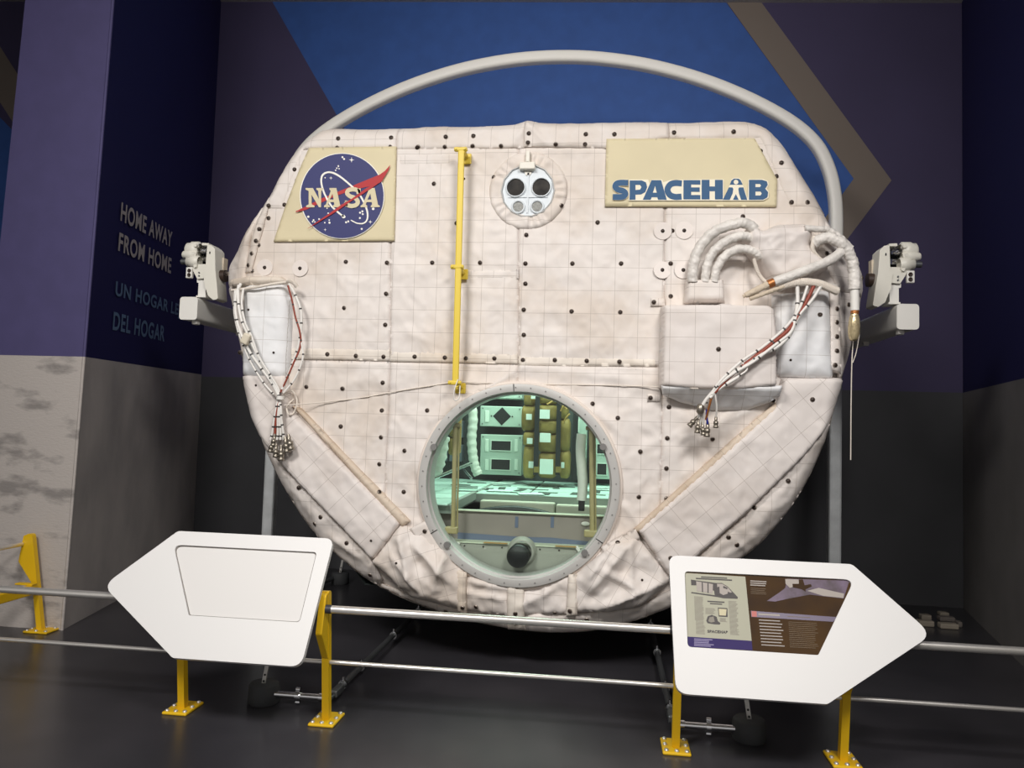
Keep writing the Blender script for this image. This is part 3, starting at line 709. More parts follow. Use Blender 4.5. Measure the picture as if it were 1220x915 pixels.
# ---- viewport cluster
VX, VZ = vp[0], vp[2]; VY = 4.972
def vpt(px, py, y=VY): return onY(px, py, y)
b = MB(); b.cyl((VX, 5.01, VZ - .005), (VX, VY, VZ - .005), .170, n=28, smooth=False)
b.box((VX, VY - .003, VZ - .02), (.012, .008, .27)); b.box((VX, VY - .003, VZ - .045), (.26, .007, .012)); PORT = b.build('port_plate', M_portwhite, MOD)
b = MB(); b.lathe((VX, 0, VZ - .005), (0, 1, 0), [(.176, 5.0), (.180, 4.963), (.173, 4.960), (.168, 4.975)], 14, smooth=False); b.build('port_rim', M_rim, PORT)
for px, py in ((614.5, 223.8), (645, 223.5)):
    p = vpt(px, py); b = MB(); b.lathe((p[0], 0, p[2]), (0, 1, 0), [(.066, VY), (.066, VY - .014), (.059, VY - .016), (.058, VY - .002)], 32); r_ = b.build('lens_ring', M_portwhite, PORT)
    b = MB(); b.lathe((p[0], 0, p[2]), (0, 1, 0), [(.059, VY - .004), (.04, VY - .006), (.0, VY - .007)], 32); b.build('dark_lens', M_lens, PORT)
for px, py in ((617.4, 246.7), (640, 246.4)):
    p = vpt(px, py); b = MB(); b.lathe((p[0], 0, p[2]), (0, 1, 0), [(.047, VY), (.047, VY - .010), (.036, VY - .012), (.034, VY - .002)], 28); b.build('vent_ring', M_portwhite, PORT)
    b = MB(); b.lathe((p[0], 0, p[2]), (0, 1, 0), [(.034, VY - .002), (.028, VY - .007), (.024, VY - .004), (.018, VY - .009), (.012, VY - .005), (.006, VY - .01), (0, VY - .01)], 24); b.build('vent_grille', M_mesh, PORT)
p = vpt(628.3, 198, 4.95); b = MB(); b.rbox((p[0], 4.955, p[2]), (.105, .05, .050), .008); q = vpt(629, 187, 4.95); b.rbox((q[0], 4.953, q[2]), (.028, .035, .075), .006)
b.prism([[(-.03, 0), (.03, 0), (.014, -.03), (-.014, -.03)]], lambda u, v: (p[0] + .004 + u, 4.965, p[2] - .025 + v), (0, -1, 0), .02)
b.build('white_latch', M_latch, PORT)

# ---- emblem patch
def surf_pt(px, py, lift): 
    q, _ = hit(px, py, lift); return q
EM = quilt('emblem_patch', [(370, 178), (473.5, 176.3), (471, 288), (328, 289), (341, 250), (358, 205)], h0=.030, thick=.004, puff=.006, seed=1, amp=.5, m=M_cream, sp=.02, clip=False, skirt=.02, label='cream cloth patch with a round blue emblem')
EY = Y0 - .043
def zmap(ox, oy, s, Y):
    def f(u, v):
        q = onY(ox + u / s, oy + v / s, Y); return (q[0], Y, q[2])
    return f
def art(name, shapes, m, P, parent, depth=.0012):
    b = MB()
    for s in shapes:
        if isinstance(s, tuple) and s and s[0] == 'holes': b.prism(s[1], P, (0, -1, 0), depth)
        else: b.prism([s], P, (0, -1, 0), depth)
    return b.build(name, m, parent)
def E(k): return zmap(320, 160, 6.535, EY - .0014 * k)
disc_c = (572, 480)
art('emblem_rim', [ellipse(disc_c, 330, 334, 72)], M_logowhite, E(0), EM)
art('emblem_disc', [ellipse(disc_c, 323, 329, 72)], M_logoblue, E(1), EM)
stars = [ellipse(c, r, r, 8) for c, r in (((575, 178), 8), ((587, 192), 8), ((543, 248), 7), ((531, 264), 6), ((549, 268), 5), ((522, 280), 6), ((440, 338), 5), ((309, 642), 9), ((350, 668), 7), ((343, 680), 6), ((360, 682), 6),
        ((393, 660), 7), ((437, 688), 6), ((472, 668), 6), ((474, 688), 9), ((464, 614), 6), ((455, 575), 6), ((712, 610), 8), ((730, 600), 8), ((733, 621), 8), ((711, 652), 8), ((603, 685), 8), ((620, 678), 8), ((725, 737), 8), ((814, 580), 11))]
for c, r in (((646, 199), 22), ((485, 340), 15), ((440, 743), 13), ((792, 682), 17)):
    stars.append([(c[0] + (r if k % 2 == 0 else r * .25) * cos(k * pi / 4), c[1] + (r if k % 2 == 0 else r * .25) * sin(k * pi / 4)) for k in range(8)])
art('emblem_stars', stars, M_logowhite, E(2), EM)
art('emblem_wing', [[(948, 237), (905, 285), (865, 313), (800, 340), (690, 385), (545, 445), (405, 502), (300, 556), (210, 600), (212, 606), (290, 588), (345, 562), (540, 474), (620, 446), (700, 424), (800, 402), (850, 372), (875, 368), (893, 345), (915, 310), (935, 275)]], M_logored, E(3), EM)
orbit = spline([(583, 640), (530, 598), (480, 545), (432, 455), (411, 380), (416, 325), (450, 298), (500, 300), (560, 332), (640, 398), (700, 458), (742, 530), (768, 600), (768, 660), (740, 692), (690, 692), (640, 668)], 5)
art('emblem_orbit', [stroke(orbit, [14] * (len(orbit) - 22) + [14 - .3 * k for k in range(22)]), ellipse((583, 640), 16, 13, 14, .6)], M_logowhite, E(4), EM)
LET = [[(288, 418), (345, 418), (392, 505), (386, 440), (372, 430), (372, 418), (424, 418), (424, 428), (410, 440), (408, 568), (392, 568), (334, 470), (336, 545), (358, 556), (358, 568), (292, 568), (292, 556), (312, 545), (312, 442), (288, 430)],
       ('holes', [[(474, 418), (528, 418), (556, 548), (566, 556), (566, 568), (500, 568), (500, 556), (512, 546), (508, 528), (470, 528), (462, 546), (476, 556), (476, 568), (432, 568), (432, 556), (446, 546), (484, 440), (474, 430)], [(476, 508), (506, 508), (498, 462)]]),
       stroke(spline([(702, 462), (692, 436), (655, 428), (622, 436), (612, 460), (634, 482), (672, 496), (694, 522), (684, 548), (650, 558), (618, 550), (602, 524)], 4), 33),
       [(690, 424), (716, 420), (718, 470), (706, 474)], [(594, 518), (606, 514), (618, 556), (600, 566)],
       ('holes', [[(762, 418), (826, 418), (852, 548), (866, 556), (866, 566), (796, 568), (796, 556), (806, 546), (802, 528), (764, 528), (756, 546), (768, 556), (768, 568), (716, 568), (716, 556), (732, 546), (776, 440), (762, 430)], [(770, 508), (800, 508), (792, 462)]])]
art('emblem_lettering', LET, M_cream, E(5), EM)
art('emblem_wing', [[(893, 345), (840, 378), (760, 420), (650, 500), (560, 552), (470, 618), (300, 735), (308, 732), (450, 648), (540, 592), (640, 522), (700, 486), (790, 428), (850, 385), (880, 368)]], M_logored, E(6), EM)

# ---- lettered patch
NP = quilt('name_patch', [(722.5, 167.4), (898, 166.7), (925, 216), (924, 247.8), (720.7, 247.4)], h0=.030, thick=.004, puff=.006, seed=4, amp=.5, m=M_cream, sp=.02, clip=False, skirt=.02, label='cream cloth patch with blue lettering')
def Np(k): return zmap(710, 155, 5.304, EY - .0014 * k)
SPC = [stroke(spline([(204, 333), (160, 332), (132, 338), (122, 357), (140, 376), (172, 384), (186, 402), (172, 420), (140, 423), (106, 422)], 4), 37),
       ('holes', [[(213, 318), (290, 318), (316, 330), (324, 360), (312, 392), (286, 406), (250, 408), (250, 440), (213, 440)], [(250, 346), (278, 346), (288, 360), (278, 376), (250, 378)]]),
       ('holes', [[(352, 316), (412, 316), (448, 440), (392, 440), (388, 424), (352, 424), (346, 440), (296, 440)], [(360, 395), (384, 395), (374, 352)]]),
       stroke(spline([(543, 337), (500, 334), (468, 346), (452, 376), (466, 408), (500, 422), (541, 420)], 4), 38),
       [(553, 316), (660, 316), (660, 344), (602, 344), (602, 362), (656, 362), (656, 390), (602, 390), (602, 410), (660, 410), (660, 438), (553, 438)],
       [(668, 314), (718, 314), (718, 356), (752, 356), (752, 314), (802, 314), (802, 438), (752, 438), (752, 386), (718, 386), (718, 438), (668, 438)],
       ('holes', [[(846, 345), (856, 318), (872, 307), (902, 307), (914, 316), (928, 345)], ellipse((885, 328), 15, 15, 16)]),
       [(840, 362), (862, 362), (868, 372), (864, 400), (846, 440), (802, 440)], [(905, 362), (932, 362), (956, 440), (918, 440), (904, 400), (900, 372)], [(884, 404), (902, 440), (866, 440)],
       ('holes', [[(967, 314), (1050, 314), (1080, 324), (1086, 345), (1070, 370), (1088, 392), (1084, 424), (1056, 440), (967, 440)], [(1008, 340), (1036, 340), (1044, 350), (1036, 360), (1008, 360)], [(1008, 388), (1040, 388), (1048, 400), (1040, 413), (1008, 413)]])]
art('patch_lettering_edge', [stroke(spline([(204, 333), (160, 332), (132, 338), (122, 357), (140, 376), (172, 384), (186, 402), (172, 420), (140, 423), (106, 422)], 4), 41), [(208, 312), (330, 312), (340, 340), (355, 312), (418, 312), (425, 330), (470, 315), (664, 311), (808, 311), (808, 430), (845, 350), (854, 312), (872, 302), (902, 302), (918, 314), (958, 430), (962, 311), (1055, 309), (1088, 322), (1092, 345), (1080, 370), (1094, 392), (1090, 428), (1058, 446), (800, 446), (296, 446), (250, 446), (208, 446)]], M_patchedge, Np(0), NP, .0008)
art('patch_lettering', SPC, M_teal, Np(1), NP)

# ---- yellow grab rail standing off the face
RY = 4.86
g0, g1, g2 = onY(549.8, 178, RY), onY(545.6, 318, RY), onY(542.6, 456, RY)
b = MB(); b.rbox(((g0[0] + g2[0]) / 2, RY, (g0[2] + g2[2]) / 2), (.042, .022, g0[2] - g2[2] + .02), .008, rot=Matrix.Rotation(math.atan2(g0[0] - g2[0], g0[2] - g2[2]), 3, 'Y'))
RAIL = b.build('grab_rail', M_yellow2, MOD, label='yellow enamelled grab rail')
for g in (g0, g1, g2):
    b = MB(); b.rbox((g[0] - .005, RY + .002, g[2]), (.088, .030, .028), .008); b.cyl((g[0] + .012, RY, g[2] - .012), (g[0] + .02, 5.0, g[2] - .03), .016, n=10); b.rbox((g[0] + .016, 4.955, g[2] - .03), (.07, .014, .07), .006)
    for s in (-1, 1): b.cyl((g[0] + s * .03 - .005, RY - .013, g[2]), (g[0] + s * .03 - .005, RY - .020, g[2]), .007, n=8)
    b.build('rail_bracket', M_yellow2, RAIL)
b = MB(); b.tube(spline([V3(g2) + Vector((.02, -.02, .02)), V3(g2) + Vector((.0, -.03, -.05)), V3(g2) + Vector((.0, -.02, -.11)), V3(g2) + Vector((.03, -.02, -.10)), V3(g2) + Vector((.035, -.02, -.02))], 5), .004, 6); b.build('cable_tie', M_cable, RAIL)

# ---- cords
def on_path(pts, lift=.02, n=6, Y=None):
    out = []
    for p in pts:
        l = p[2] if len(p) > 2 else lift
        if l > .11: out.append(onY(p[0], p[1], Y0 - l))
        else: out.append(hit(p[0], p[1], l)[0])
    return spline(out, n)
b = MB(); b.tube(on_path([(343, 483, .06), (380, 480, .03), (430, 474, .007), (480, 465, .007), (530, 457, .007), (543, 455, .03)], .02), .0034, 6)
b.tube(on_path([(546, 455, .03), (600, 457, .007), (650, 458, .007), (720, 459, .007), (778, 461, .03), (832, 463, .20)], .02), .0034, 6)
b.tube(on_path([(340, 470), (350, 466), (356, 478), (352, 492), (346, 494), (344, 484), (352, 476)], .03), .006, 6)
b.build('tether_cord', M_cord, MOD, label='thin pale cord strung across the front')

# ---- wrapped hoses
def hose(name, pts, r, m=None, wrap=True, n=12):
    P = spline(pts, 18); L = [0]
    for a, c in zip(P, P[1:]): L.append(L[-1] + float(np.linalg.norm(np.array(c) - np.array(a))))
    b = MB(); b.tube(P, r, n)
    if wrap:
        for i, l in enumerate(L):
            c = V3(P[i])
            for k in range(n):
                q = Vector(b.v[i * n + k]); f = 1 + .05 * sin(l / r * 3.0 - 2 * pi * k / n) + .04 * sin(l / r * 7.3 + 4 * pi * k / n); b.v[i * n + k] = tuple(c + (q - c) * f)
    return b.build(name, m or M_wrap, MOD)
M_wrap = mat('wrapped_tape', (232, 226, 219), .42, bump=1.0, bscale=34, var=.10, vscale=12)
def hp(*pts): return [onY(x, y, Y0 - l) for x, y, l in pts]
hose('wrapped_hose', hp((825, 336, .10), (826, 318, .11), (833, 296, .12), (850, 277, .13), (872, 268, .14), (888, 266, .14), (900, 274, .12)), .033)
hose('wrapped_hose', hp((840, 336, .10), (842, 318, .11), (850, 300, .12), (866, 287, .13), (884, 281, .14), (896, 284, .12)), .028)
hose('wrapped_hose', hp((851, 336, .10), (854, 320, .11), (864, 305, .12), (880, 297, .13), (896, 299, .14), (906, 306, .12)), .028)
# bundle ends on the right
hose('wrapped_hose', hp((958, 272, .16), (975, 273, .14), (986, 274, .12), (1000, 282, .10), (1014, 296, .08)), .020)
hose('wrapped_hose', hp((970, 290, .12), (980, 284, .14), (990, 284, .15), (1003, 291, .15), (1012, 303, .14), (1017, 320, .13), (1018, 345, .13)), .034)
b = MB(); q0, q1, q2, q3 = hp((1018, 338, .13), (1018.5, 370, .13), (1018, 374, .13), (1017, 402, .12))
b.cyl(q0, q1, .026, n=14); P_ = b.build('pipe_end', M_frame, MOD)
b = MB(); b.cyl(q1, q2, .024, n=14); b.build('copper_band', M_copper, P_)
b = MB(); b.lathe(q2, V3(q3) - V3(q2), [(.022, 0), (.030, .03), (.034, .07), (.034, .12), (.026, .15), (.018, .165), (.0, .165)], 16); b.build('taped_cap', mat('crinkled_gold_film', (214, 196, 156), .2, .55, bump=1.0, bscale=30), P_)
# long arm hose from the right shoulder down-left to the cut end
hose('wrapped_hose', hp((1006, 290, .12), (1000, 302, .15), (985, 312, .17), (965, 320, .19), (945, 328, .20), (922, 336, .20)), .030, wrap=False)
q0, q1, q2 = hp((922, 336, .20), (915, 339, .20), (888, 352, .19))
b = MB(); b.cyl(q0, q1, .026, n=14); P_ = b.build('hose_end', M_copper, MOD, label='copper-taped cut hose end')
b = MB(); b.cyl(q1, q2, .024, .017, n=12); b.cyl(q2, V3(q2) + (V3(q2) - V3(q1)) * .1, .011, n=10); b.build('braided_end', mat('frayed_beige', (206, 190, 168), .7, bump=.8, bscale=60), P_)
hose('braided_strand', hp((934, 341, .19), (915, 348, .19), (893, 356, .18)), .014, m=mat('frayed_beige', (206, 190, 168)))
# laced sleeves
def laced(name, pts, r, parent=None):
    P = spline(pts, 8); b = MB(); b.tube(P, r, 10); o = b.build(name, M_hoselace, MOD); t = MB(); m = len(P)
    for i in range(1, m - 1):
        p = V3(P[i]); tg = (V3(P[i + 1]) - V3(P[i - 1])).normalized(); up = Vector((0, -1, 0)); sd = tg.cross(up).normalized()
        t.tube([p + up * r * .75 + sd * r * .75, p + up * r * 1.12 + tg * r * .25, p + up * r * .75 - sd * r * .75 + tg * r * .45], r * .11, 5)
    t.build('lacing', M_cord, o); return o
M_hoselace = mat('laced_sleeve', (224, 214, 202), .6, bump=.5, bscale=30)
laced('laced_sleeve', hp((924, 344, .17), (940, 338, .18), (958, 336, .18), (975, 338, .17), (990, 344, .14), (997, 347, .12)), .026)
laced('laced_sleeve', hp((898, 308, .14), (902, 322, .13), (908, 332, .13), (918, 340, .15)), .012)
laced('laced_sleeve', hp((970, 282, .13), (968, 296, .14), (974, 306, .13), (984, 315, .11)), .013)
quilt('pocket_lip', [(272, 331), (338, 331), (345, 336), (340, 341), (280, 343), (270, 340)], h0=.05, thick=.045, puff=.02, seed=17, amp=.5, m=M_hem, clip=False, sp=.016, skirt=.09)
laced('laced_sleeve', hp((276, 346, .09), (300, 343, .12), (322, 339, .12), (342, 336, .11)), .010)
laced('laced_sleeve', hp((342, 334, .12), (349, 336, .12), (354, 342, .10)), .014)

# ---- cable bundles
def cable(pts, r, m, parent, name='cable', bands=0, lift=None):
    P = spline(pts, 8); b = MB(); b.tube(P, r, 8, 0); k = len(P)
    if bands:
        L = 0
        for i in range(1, k - 1):
            L += np.linalg.norm(np.array(P[i]) - np.array(P[i - 1]))
            if L > bands: 
                L = 0; a = V3(P[i]); t = (V3(P[i + 1]) - V3(P[i - 1])).normalized(); b.cyl(a - t * .005, a + t * .005, r * 1.12, n=8, mi=1)
    return b.build(name, [m, M_band], parent)
def connector(p, d, s, parent):
    b = MB(); d = V3(d).normalized(); p = V3(p)
    b.lathe(p, d, [(.006 * s, -.02 * s), (.011 * s, 0), (.011 * s, .022 * s), (.018 * s, .024 * s), (.018 * s, .045 * s), (.015 * s, .047 * s), (.015 * s, .055 * s), (.019 * s, .057 * s), (.019 * s, .072 * s), (0, .072 * s)], 12)
    b.build('connector', M_conn, parent)
# right-hand bundle across the box
CB = empty('cable_bundle', V3(onY(955, 345, 4.8)), parent=MOD)
def cr_(dx, dy, l0=.20): return hp(*[(x + dx, y + dy, l) for x, y, l in ((962, 342, .17), (948, 368, .19), (934, 394, .24), (912, 414, .245), (892, 431, .245), (868, 449, .245), (850, 466, .245))])
cable(hp((970, 340, .18), (957, 366, .20), (940, 392, .25), (915, 413, .25), (893, 430, .25), (868, 450, .25), (851, 468, .25)), .0115, M_cable_red, CB, 'rust_red_cable', bands=.22)
cable(hp((950, 340, .18), (950, 362, .19), (946, 385, .24), (940, 400, .25), (925, 414, .25), (905, 423, .25), (886, 436, .25), (864, 451, .25), (848, 470, .25)), .012, M_cable, CB, bands=.11)
cable(hp((978, 341, .18), (967, 358, .19), (952, 376, .22), (942, 396, .255), (930, 406, .255), (912, 420, .26), (896, 432, .255), (872, 446, .26), (852, 462, .255)), .010, M_cable, CB, bands=.14)
cable(hp((962, 341, .19), (957, 356, .2), (950, 372, .22), (934, 392, .25), (908, 414, .25), (884, 430, .25), (862, 450, .26), (848, 468, .25), (838, 486, .22)), .009, M_cable, CB, bands=.10)
cable(hp((884, 432, .255), (890, 440, .25), (880, 448, .25), (866, 456, .25), (850, 468, .25)), .006, M_cable, CB, bands=.10)
cable(hp((880, 449, .25), (870, 455, .25), (856, 464, .25), (846, 474, .25)), .009, M_cable, CB, bands=.08)
for pts, m, r in ((((850, 466, .25), (840, 478, .24), (834, 490, .23), (833, 496, .21)), M_cable, .011), (((850, 466, .25), (846, 480, .24), (843, 492, .22), (841, 500, .2)), M_copper, .007), (((851, 466, .25), (853, 476, .24), (854, 486, .22), (853, 497, .19)), M_cable, .006),
                  (((842, 488, .22), (842, 496, .21), (843, 505, .19)), M_cable_blue, .006), (((834, 494, .21), (830, 499, .19), (827, 501, .18)), M_cable, .006), (((838, 488, .22), (836, 496, .2), (834, 505, .18)), M_cable, .006), (((838, 488, .22), (838, 498, .2), (838, 507, .18)), M_cable, .006)):
    cable(hp(*pts), r, m, CB, 'cable_tail')
for (x, y, l), d, s in (((830, 498, .19), (-.6, 0, -.7), .95), ((832, 503, .18), (-.1, 0, -1), .95), ((837, 506, .18), (.1, 0, -1), .9), ((843, 506, .18), (-.05, 0, -1), 1.05), ((853, 498, .19), (0, 0, -1), .85)):
    connector(onY(x, y, Y0 - l), d, s, CB)
p = onY(834.5, 487, 4.77); b = MB(); b.lathe(p, (-.1, 0, -1), [(.012, -.03), (.024, -.02), (.024, .02), (.016, .03), (0, .03)], 12); b.build('backshell', M_conn, CB)
# left-hand bundle hanging round the pocket
CL = empty('cable_bundle', V3(onY(300, 345, 4.85)), parent=MOD)
tail = [(334, 478, .13), (332, 492, .12), (332, 508, .12)]
def lp(*p): return hp(*(list(p)))
cable(lp((287, 338, .11), (281, 352, .13), (281, 375, .14), (288, 400, .15), (298, 420, .15), (312, 440, .14), (325, 458, .13), (332, 472, .13)), .010, M_cable, CL, bands=.12)
cable(lp((284, 340, .11), (284, 360, .14), (288, 382, .16), (296, 400, .16), (305, 420, .155), (316, 440, .14), (328, 460, .13), (333, 475, .13)), .010, M_cable, CL, bands=.13)
cable(lp((290, 344, .12), (288, 362, .16), (292, 384, .17), (300, 402, .165), (308, 424, .155), (320, 444, .145), (331, 462, .13), (334, 476, .13)), .008, M_cable, CL, bands=.15)
cable(lp((280, 346, .11), (279, 370, .13), (283, 392, .14), (290, 412, .14), (300, 434, .13), (314, 456, .13), (326, 470, .13)), .007, M_cable, CL, bands=.09)
cable(lp((344, 338, .12), (352, 352, .11), (358, 368, .11), (359, 385, .11), (357, 405, .11), (352, 424, .11), (344, 445, .12), (336, 464, .13)), .009, M_cable, CL, bands=.09)
cable(lp((343, 340, .13), (348, 358, .12), (352, 378, .12), (357, 395, .12), (358, 412, .11), (350, 432, .12), (340, 455, .13), (333, 470, .13)), .0065, M_cable_red, CL, 'rust_red_cable', bands=.12)
cable(lp((358, 404, .11), (361, 425, .11), (352, 450, .12), (338, 468, .13)), .007, M_cable, CL, bands=.1)
for k in range(5):
    dx = (k - 2) * 2.2
    cable(lp((332 + (k % 2) * 2, 472, .13), (332 + dx * .6, 486, .135), (331 + dx, 500, .13), (331 + dx * 1.5, 516, .12), (330 + dx * 1.8, 524, .12)), .0085, M_cable_red if k == 1 else M_cable, CL, 'cable_tail', bands=.06)
b = MB(); q = onY(293.5, 404, 4.83); b.rbox(q, (.055, .05, .075), .012, rot=Matrix.Rotation(radians(25), 3, 'Y')); b.build('cable_clamp', mat('beige_tape', (214, 204, 184), .6), CL)
b = MB(); q = onY(334, 474, 4.86); b.cyl((q[0], 4.86, q[2] + .012), (q[0], 4.86, q[2] - .012), .026, n=12); b.build('cable_tie', M_cable, CL)
for (x, y), d, s in (((325, 527), (-.25, 0, -1), .95), ((329, 532), (0, 0, -1), 1.0), ((335, 534), (.05, 0, -1), 1.15), ((340, 524), (.2, 0, -1), 1.2), ((344, 521), (.25, 0, -1), 1.2), ((327, 520), (-.1, 0, -1), .9)):
    connector(onY(x, y, 4.87), d, s, CL)
# hanging wire off the right shoulder
b = MB(); b.tube(spline(hp((1017, 402, .05), (1015, 430, .05), (1014, 480, .05), (1013.5, 548, .05)), 6), .0035, 6); b.tube(spline(hp((1024, 398, .0), (1020, 420, .02), (1016, 432, .05)), 6), .003, 6); b.build('hanging_wire', M_cord, MOD)

# ---- cabin seen through the window (part of the module)
b = MB()
YA, YB = 5.135, 7.76
_sec = [(-1.05, .50), (1.05, .50), (1.46, 1.05), (1.60, 2.0), (1.35, 3.1), (-1.35, 3.1), (-1.60, 2.0), (-1.46, 1.05)]
b.add([(x, YA, z) for x, z in _sec] + [(x, YB, z) for x, z in _sec], [(i, (i + 1) % 8, 8 + (i + 1) % 8, 8 + i) for i in range(8)] + [list(range(8, 16))])
CABIN = b.build('cabin_lining', M_cab, MOD, recalc=False)
FZ = 1.055
def fp(px, py, z=FZ): return onZ(px, py, z)
# deck: left part reaches further forward, a well in front of the rest
b = MB(); b.box((-.96, 6.45, FZ - .03), (.98, 2.5, .06)); b.box((.48, 6.88, FZ - .03), (1.90, 1.66, .06)); DECK = b.build('cabin_deck', M_edge, MOD)
k = 0
for cx_, w_ in ((-1.26, .34), (-.93, .28), (-.64, .28)):
    for j in range(6):
        b = MB(); b.box((cx_, 5.32 + j * .42 + .02, FZ + .004), (w_, .39, .008)); b.build('deck_sheet', M_tile, DECK)
for i in range(4):
    for j in range(4):
        b = MB(); b.box((-.26 + i * .42, 6.29 + j * .42, FZ + .004), (.40, .40, .008)); b.build('deck_sheet', M_tile, DECK)
rg = random.Random(4)
for i in range(34):
    x = rg.uniform(-.45, 1.4); y = rg.uniform(6.15, 7.4); a = rg.random() < .5
    b = MB(); b.box((x, y, FZ + .010), (.16 if a else .06, .05 if a else .22, .004), rot=Matrix.Rotation(rg.uniform(-.15, .15), 3, 'Z')); b.build('dark_strip', M_velcro, DECK)
for i in range(8):
    x = rg.uniform(-1.4, -.55); y = rg.uniform(5.5, 7.3)
    b = MB(); b.box((x, y, FZ + .010), (.18, .06, .004), rot=Matrix.Rotation(.2, 3, 'Z')); b.build('dark_strip', M_velcro, DECK)
for k in range(14):
    x = rg.uniform(-.4, 1.3); y = rg.uniform(6.15, 7.3)
    b = MB(); b.box((x, y, FZ + .016), (.2, .17, .003), rot=Matrix.Rotation(rg.uniform(-.3, .3), 3, 'Z')); b.build('loose_sheet', mat('bright_sheet', (222, 244, 234), .5), DECK)
b = MB(); b.box((.48, 6.045, FZ - .02), (1.90, .035, .06)); b.build('deck_edge_bar', M_edge, DECK)
b = MB(); b.box((-.465, 5.64, FZ - .005), (.035, .80, .06)); b.build('deck_edge_bar', M_edge, DECK)
b = MB(); b.box((.2, 5.66, .70), (2.2, .72, .04)); b.build('well_floor', M_lockdark, CABIN)
for x0, x1, zz in ((-.40, .18, 1.005), (.19, .78, .995)):
    b = MB(); b.rbox(((x0 + x1) / 2, 5.97, zz - .03), (x1 - x0, .10, .10), .012); b.build('well_box', mat('beige_box', (196, 196, 178), .6), CABIN)
b = MB(); b.tube(spline([(-.5, 5.72, .92), (-.2, 5.72, .975), (.0, 5.72, .975), (.22, 5.72, .93)], 6), .035, 8); b.tube(spline([(.24, 5.7, .93), (.5, 5.7, .95), (.8, 5.7, .935)], 6), .03, 8); b.build('black_hose', M_black, CABIN)
# sill wall, ledge and lower panel
b = MB(); b.box((0, 5.275, .89), (2.4, .03, .262)); SILL = b.build('sill_panel', M_sill, CABIN)
b = MB(); b.box((0, 5.262, 1.018), (2.4, .05, .008)); b.build('sill_lip', M_ledge, SILL)
for px in (615.5, 658):
    q = onY(px, 622, 5.258); b = MB(); b.box((q[0], 5.258, q[2]), (.022, .003, .075)); b.build('blue_tape', M_bluetape, SILL)
b = MB(); b.prism([[(-.44, .80), (.56, .775), (.56, .82), (.2, .84), (0, .835), (-.44, .845)]], lambda u, v: (u, 5.257, v + .018), (0, -1, 0), .002); b.build('blue_tape', M_bluetape, SILL)
b = MB(); b.box((0, 5.215, .815), (1.6, .13, .008)); LEDGE = b.build('ledge', M_ledge, CABIN)
for x0, x1 in ((-.24, -.08), (.24, .38)):
    b = MB(); b.box(((x0 + x1) / 2, 5.148, .8205), (x1 - x0, .03, .003)); b.build('amber_label', M_amber, LEDGE)
b = MB(); b.box((0, 5.17, .65), (1.5, .02, .335)); LOW = b.build('lower_panel', M_lowpan, CABIN)
b = MB()
for x in np.linspace(-.5, .52, 9): b.cyl((x, 5.162, .79), (x, 5.156, .79), .006, n=6)
b.build('panel_rivets', M_snap, LOW, kind='stuff')
q = onY(618.5, 661, 5.12)
b = MB(); b.lathe((q[0] + .015, 5.16, q[2] + .02), (0, -1, 0), [(.098, 0), (.098, .015), (.085, .022), (.085, .05), (.078, .055), (.07, .055)], 36); PT = b.build('round_port', M_lowpan, LOW)
b = MB(); b.lathe((q[0], 5.16, q[2]), (0, -1, 0), [(.074, .03), (.074, .115), (.066, .125), (0, .125)], 36); b.build('black_cap', M_black, PT)
for px, py, a in ((544, 650, .7), (689, 655, -.6)):
    t = onY(px, py, 5.14); b = MB(); b.rbox((t[0], 5.15, t[2]), (.022, .02, .05), .005, rot=Matrix.Rotation(a, 3, 'Y')); b.build('panel_catch', M_frame, LOW)
# upright rails just behind the pane
for xt, yt, xb, yb, yy in ((542.5, 508, 537.5, 636, 5.10), (704.5, 512, 703, 640, 5.10)):
    t_, u_ = onY(xt, yt, yy), onY(xb + 2.5, yb - 8, yy)
    b = MB(); b.cyl(t_, u_, .016, n=12); b.cyl((t_[0] + .022, yy + .02, t_[2]), (u_[0] + .022, yy + .02, u_[2]), .007, n=8); U = b.build('upright_rail', M_tan, CABIN)
    b = MB(); b.rbox((u_[0] - .01, yy, u_[2] - .02), (.085, .05, .045), .008); b.build('rail_foot', M_tan, U)
    b = MB(); b.rbox((t_[0] - .0, yy, t_[2] + .01), (.075, .04, .026), .006); b.build('rail_head', M_tan, U)
q0, q1 = onY(693, 517, 5.22), onY(693, 596, 5.22); b = MB(); b.tube(spline([q0, (q0[0] - .004, 5.22, q0[2] - .12), (q1[0] + .004, 5.22, q1[2] + .12), q1], 5), .034, 14); PADR = b.build('padded_sleeve', M_hosepale, CABIN)
b = MB(); b.cyl(q1, (q1[0], q1[1], q1[2] - .07), .022, n=10); b.build('sleeve_cap', M_black, PADR)
q = onY(697.5, 624, 5.25); b = MB(); b.sphere((q[0], 5.25, q[2]), .03, 14, sc=(1, .3, .5)); b.build('white_knob', M_frame, CABIN)
# diagonal bars and pale hose at the left
b = MB(); b.cyl(onY(516, 570, 5.9), onY(561, 552, 7.0), .016, n=8); b.cyl(onY(549, 555, 7.0), onY(562, 570, 6.6), .010, n=8); b.build('cabin_tube', M_chrome, CABIN)
P = spline([onY(x, y, 7.2) for x, y in ((562, 478), (563.5, 500), (562, 520), (563, 540), (566, 556), (570, 566))], 8)
b = MB(); b.tube(P, [.045 * (1 + .08 * sin(i * 1.7)) for i in range(len(P))], 12); b.build('wrapped_duct', M_hosepale, CABIN)
b = MB(); P = spline([onY(x, y, 6.2) for x, y in ((527, 520), (524, 540), (520, 556), (514, 568))], 6); b.tube(P, [.06 * (1 + .12 * sin(i * 2.0)) for i in range(len(P))], 10); b.build('wrapped_duct', M_hosepale, CABIN)
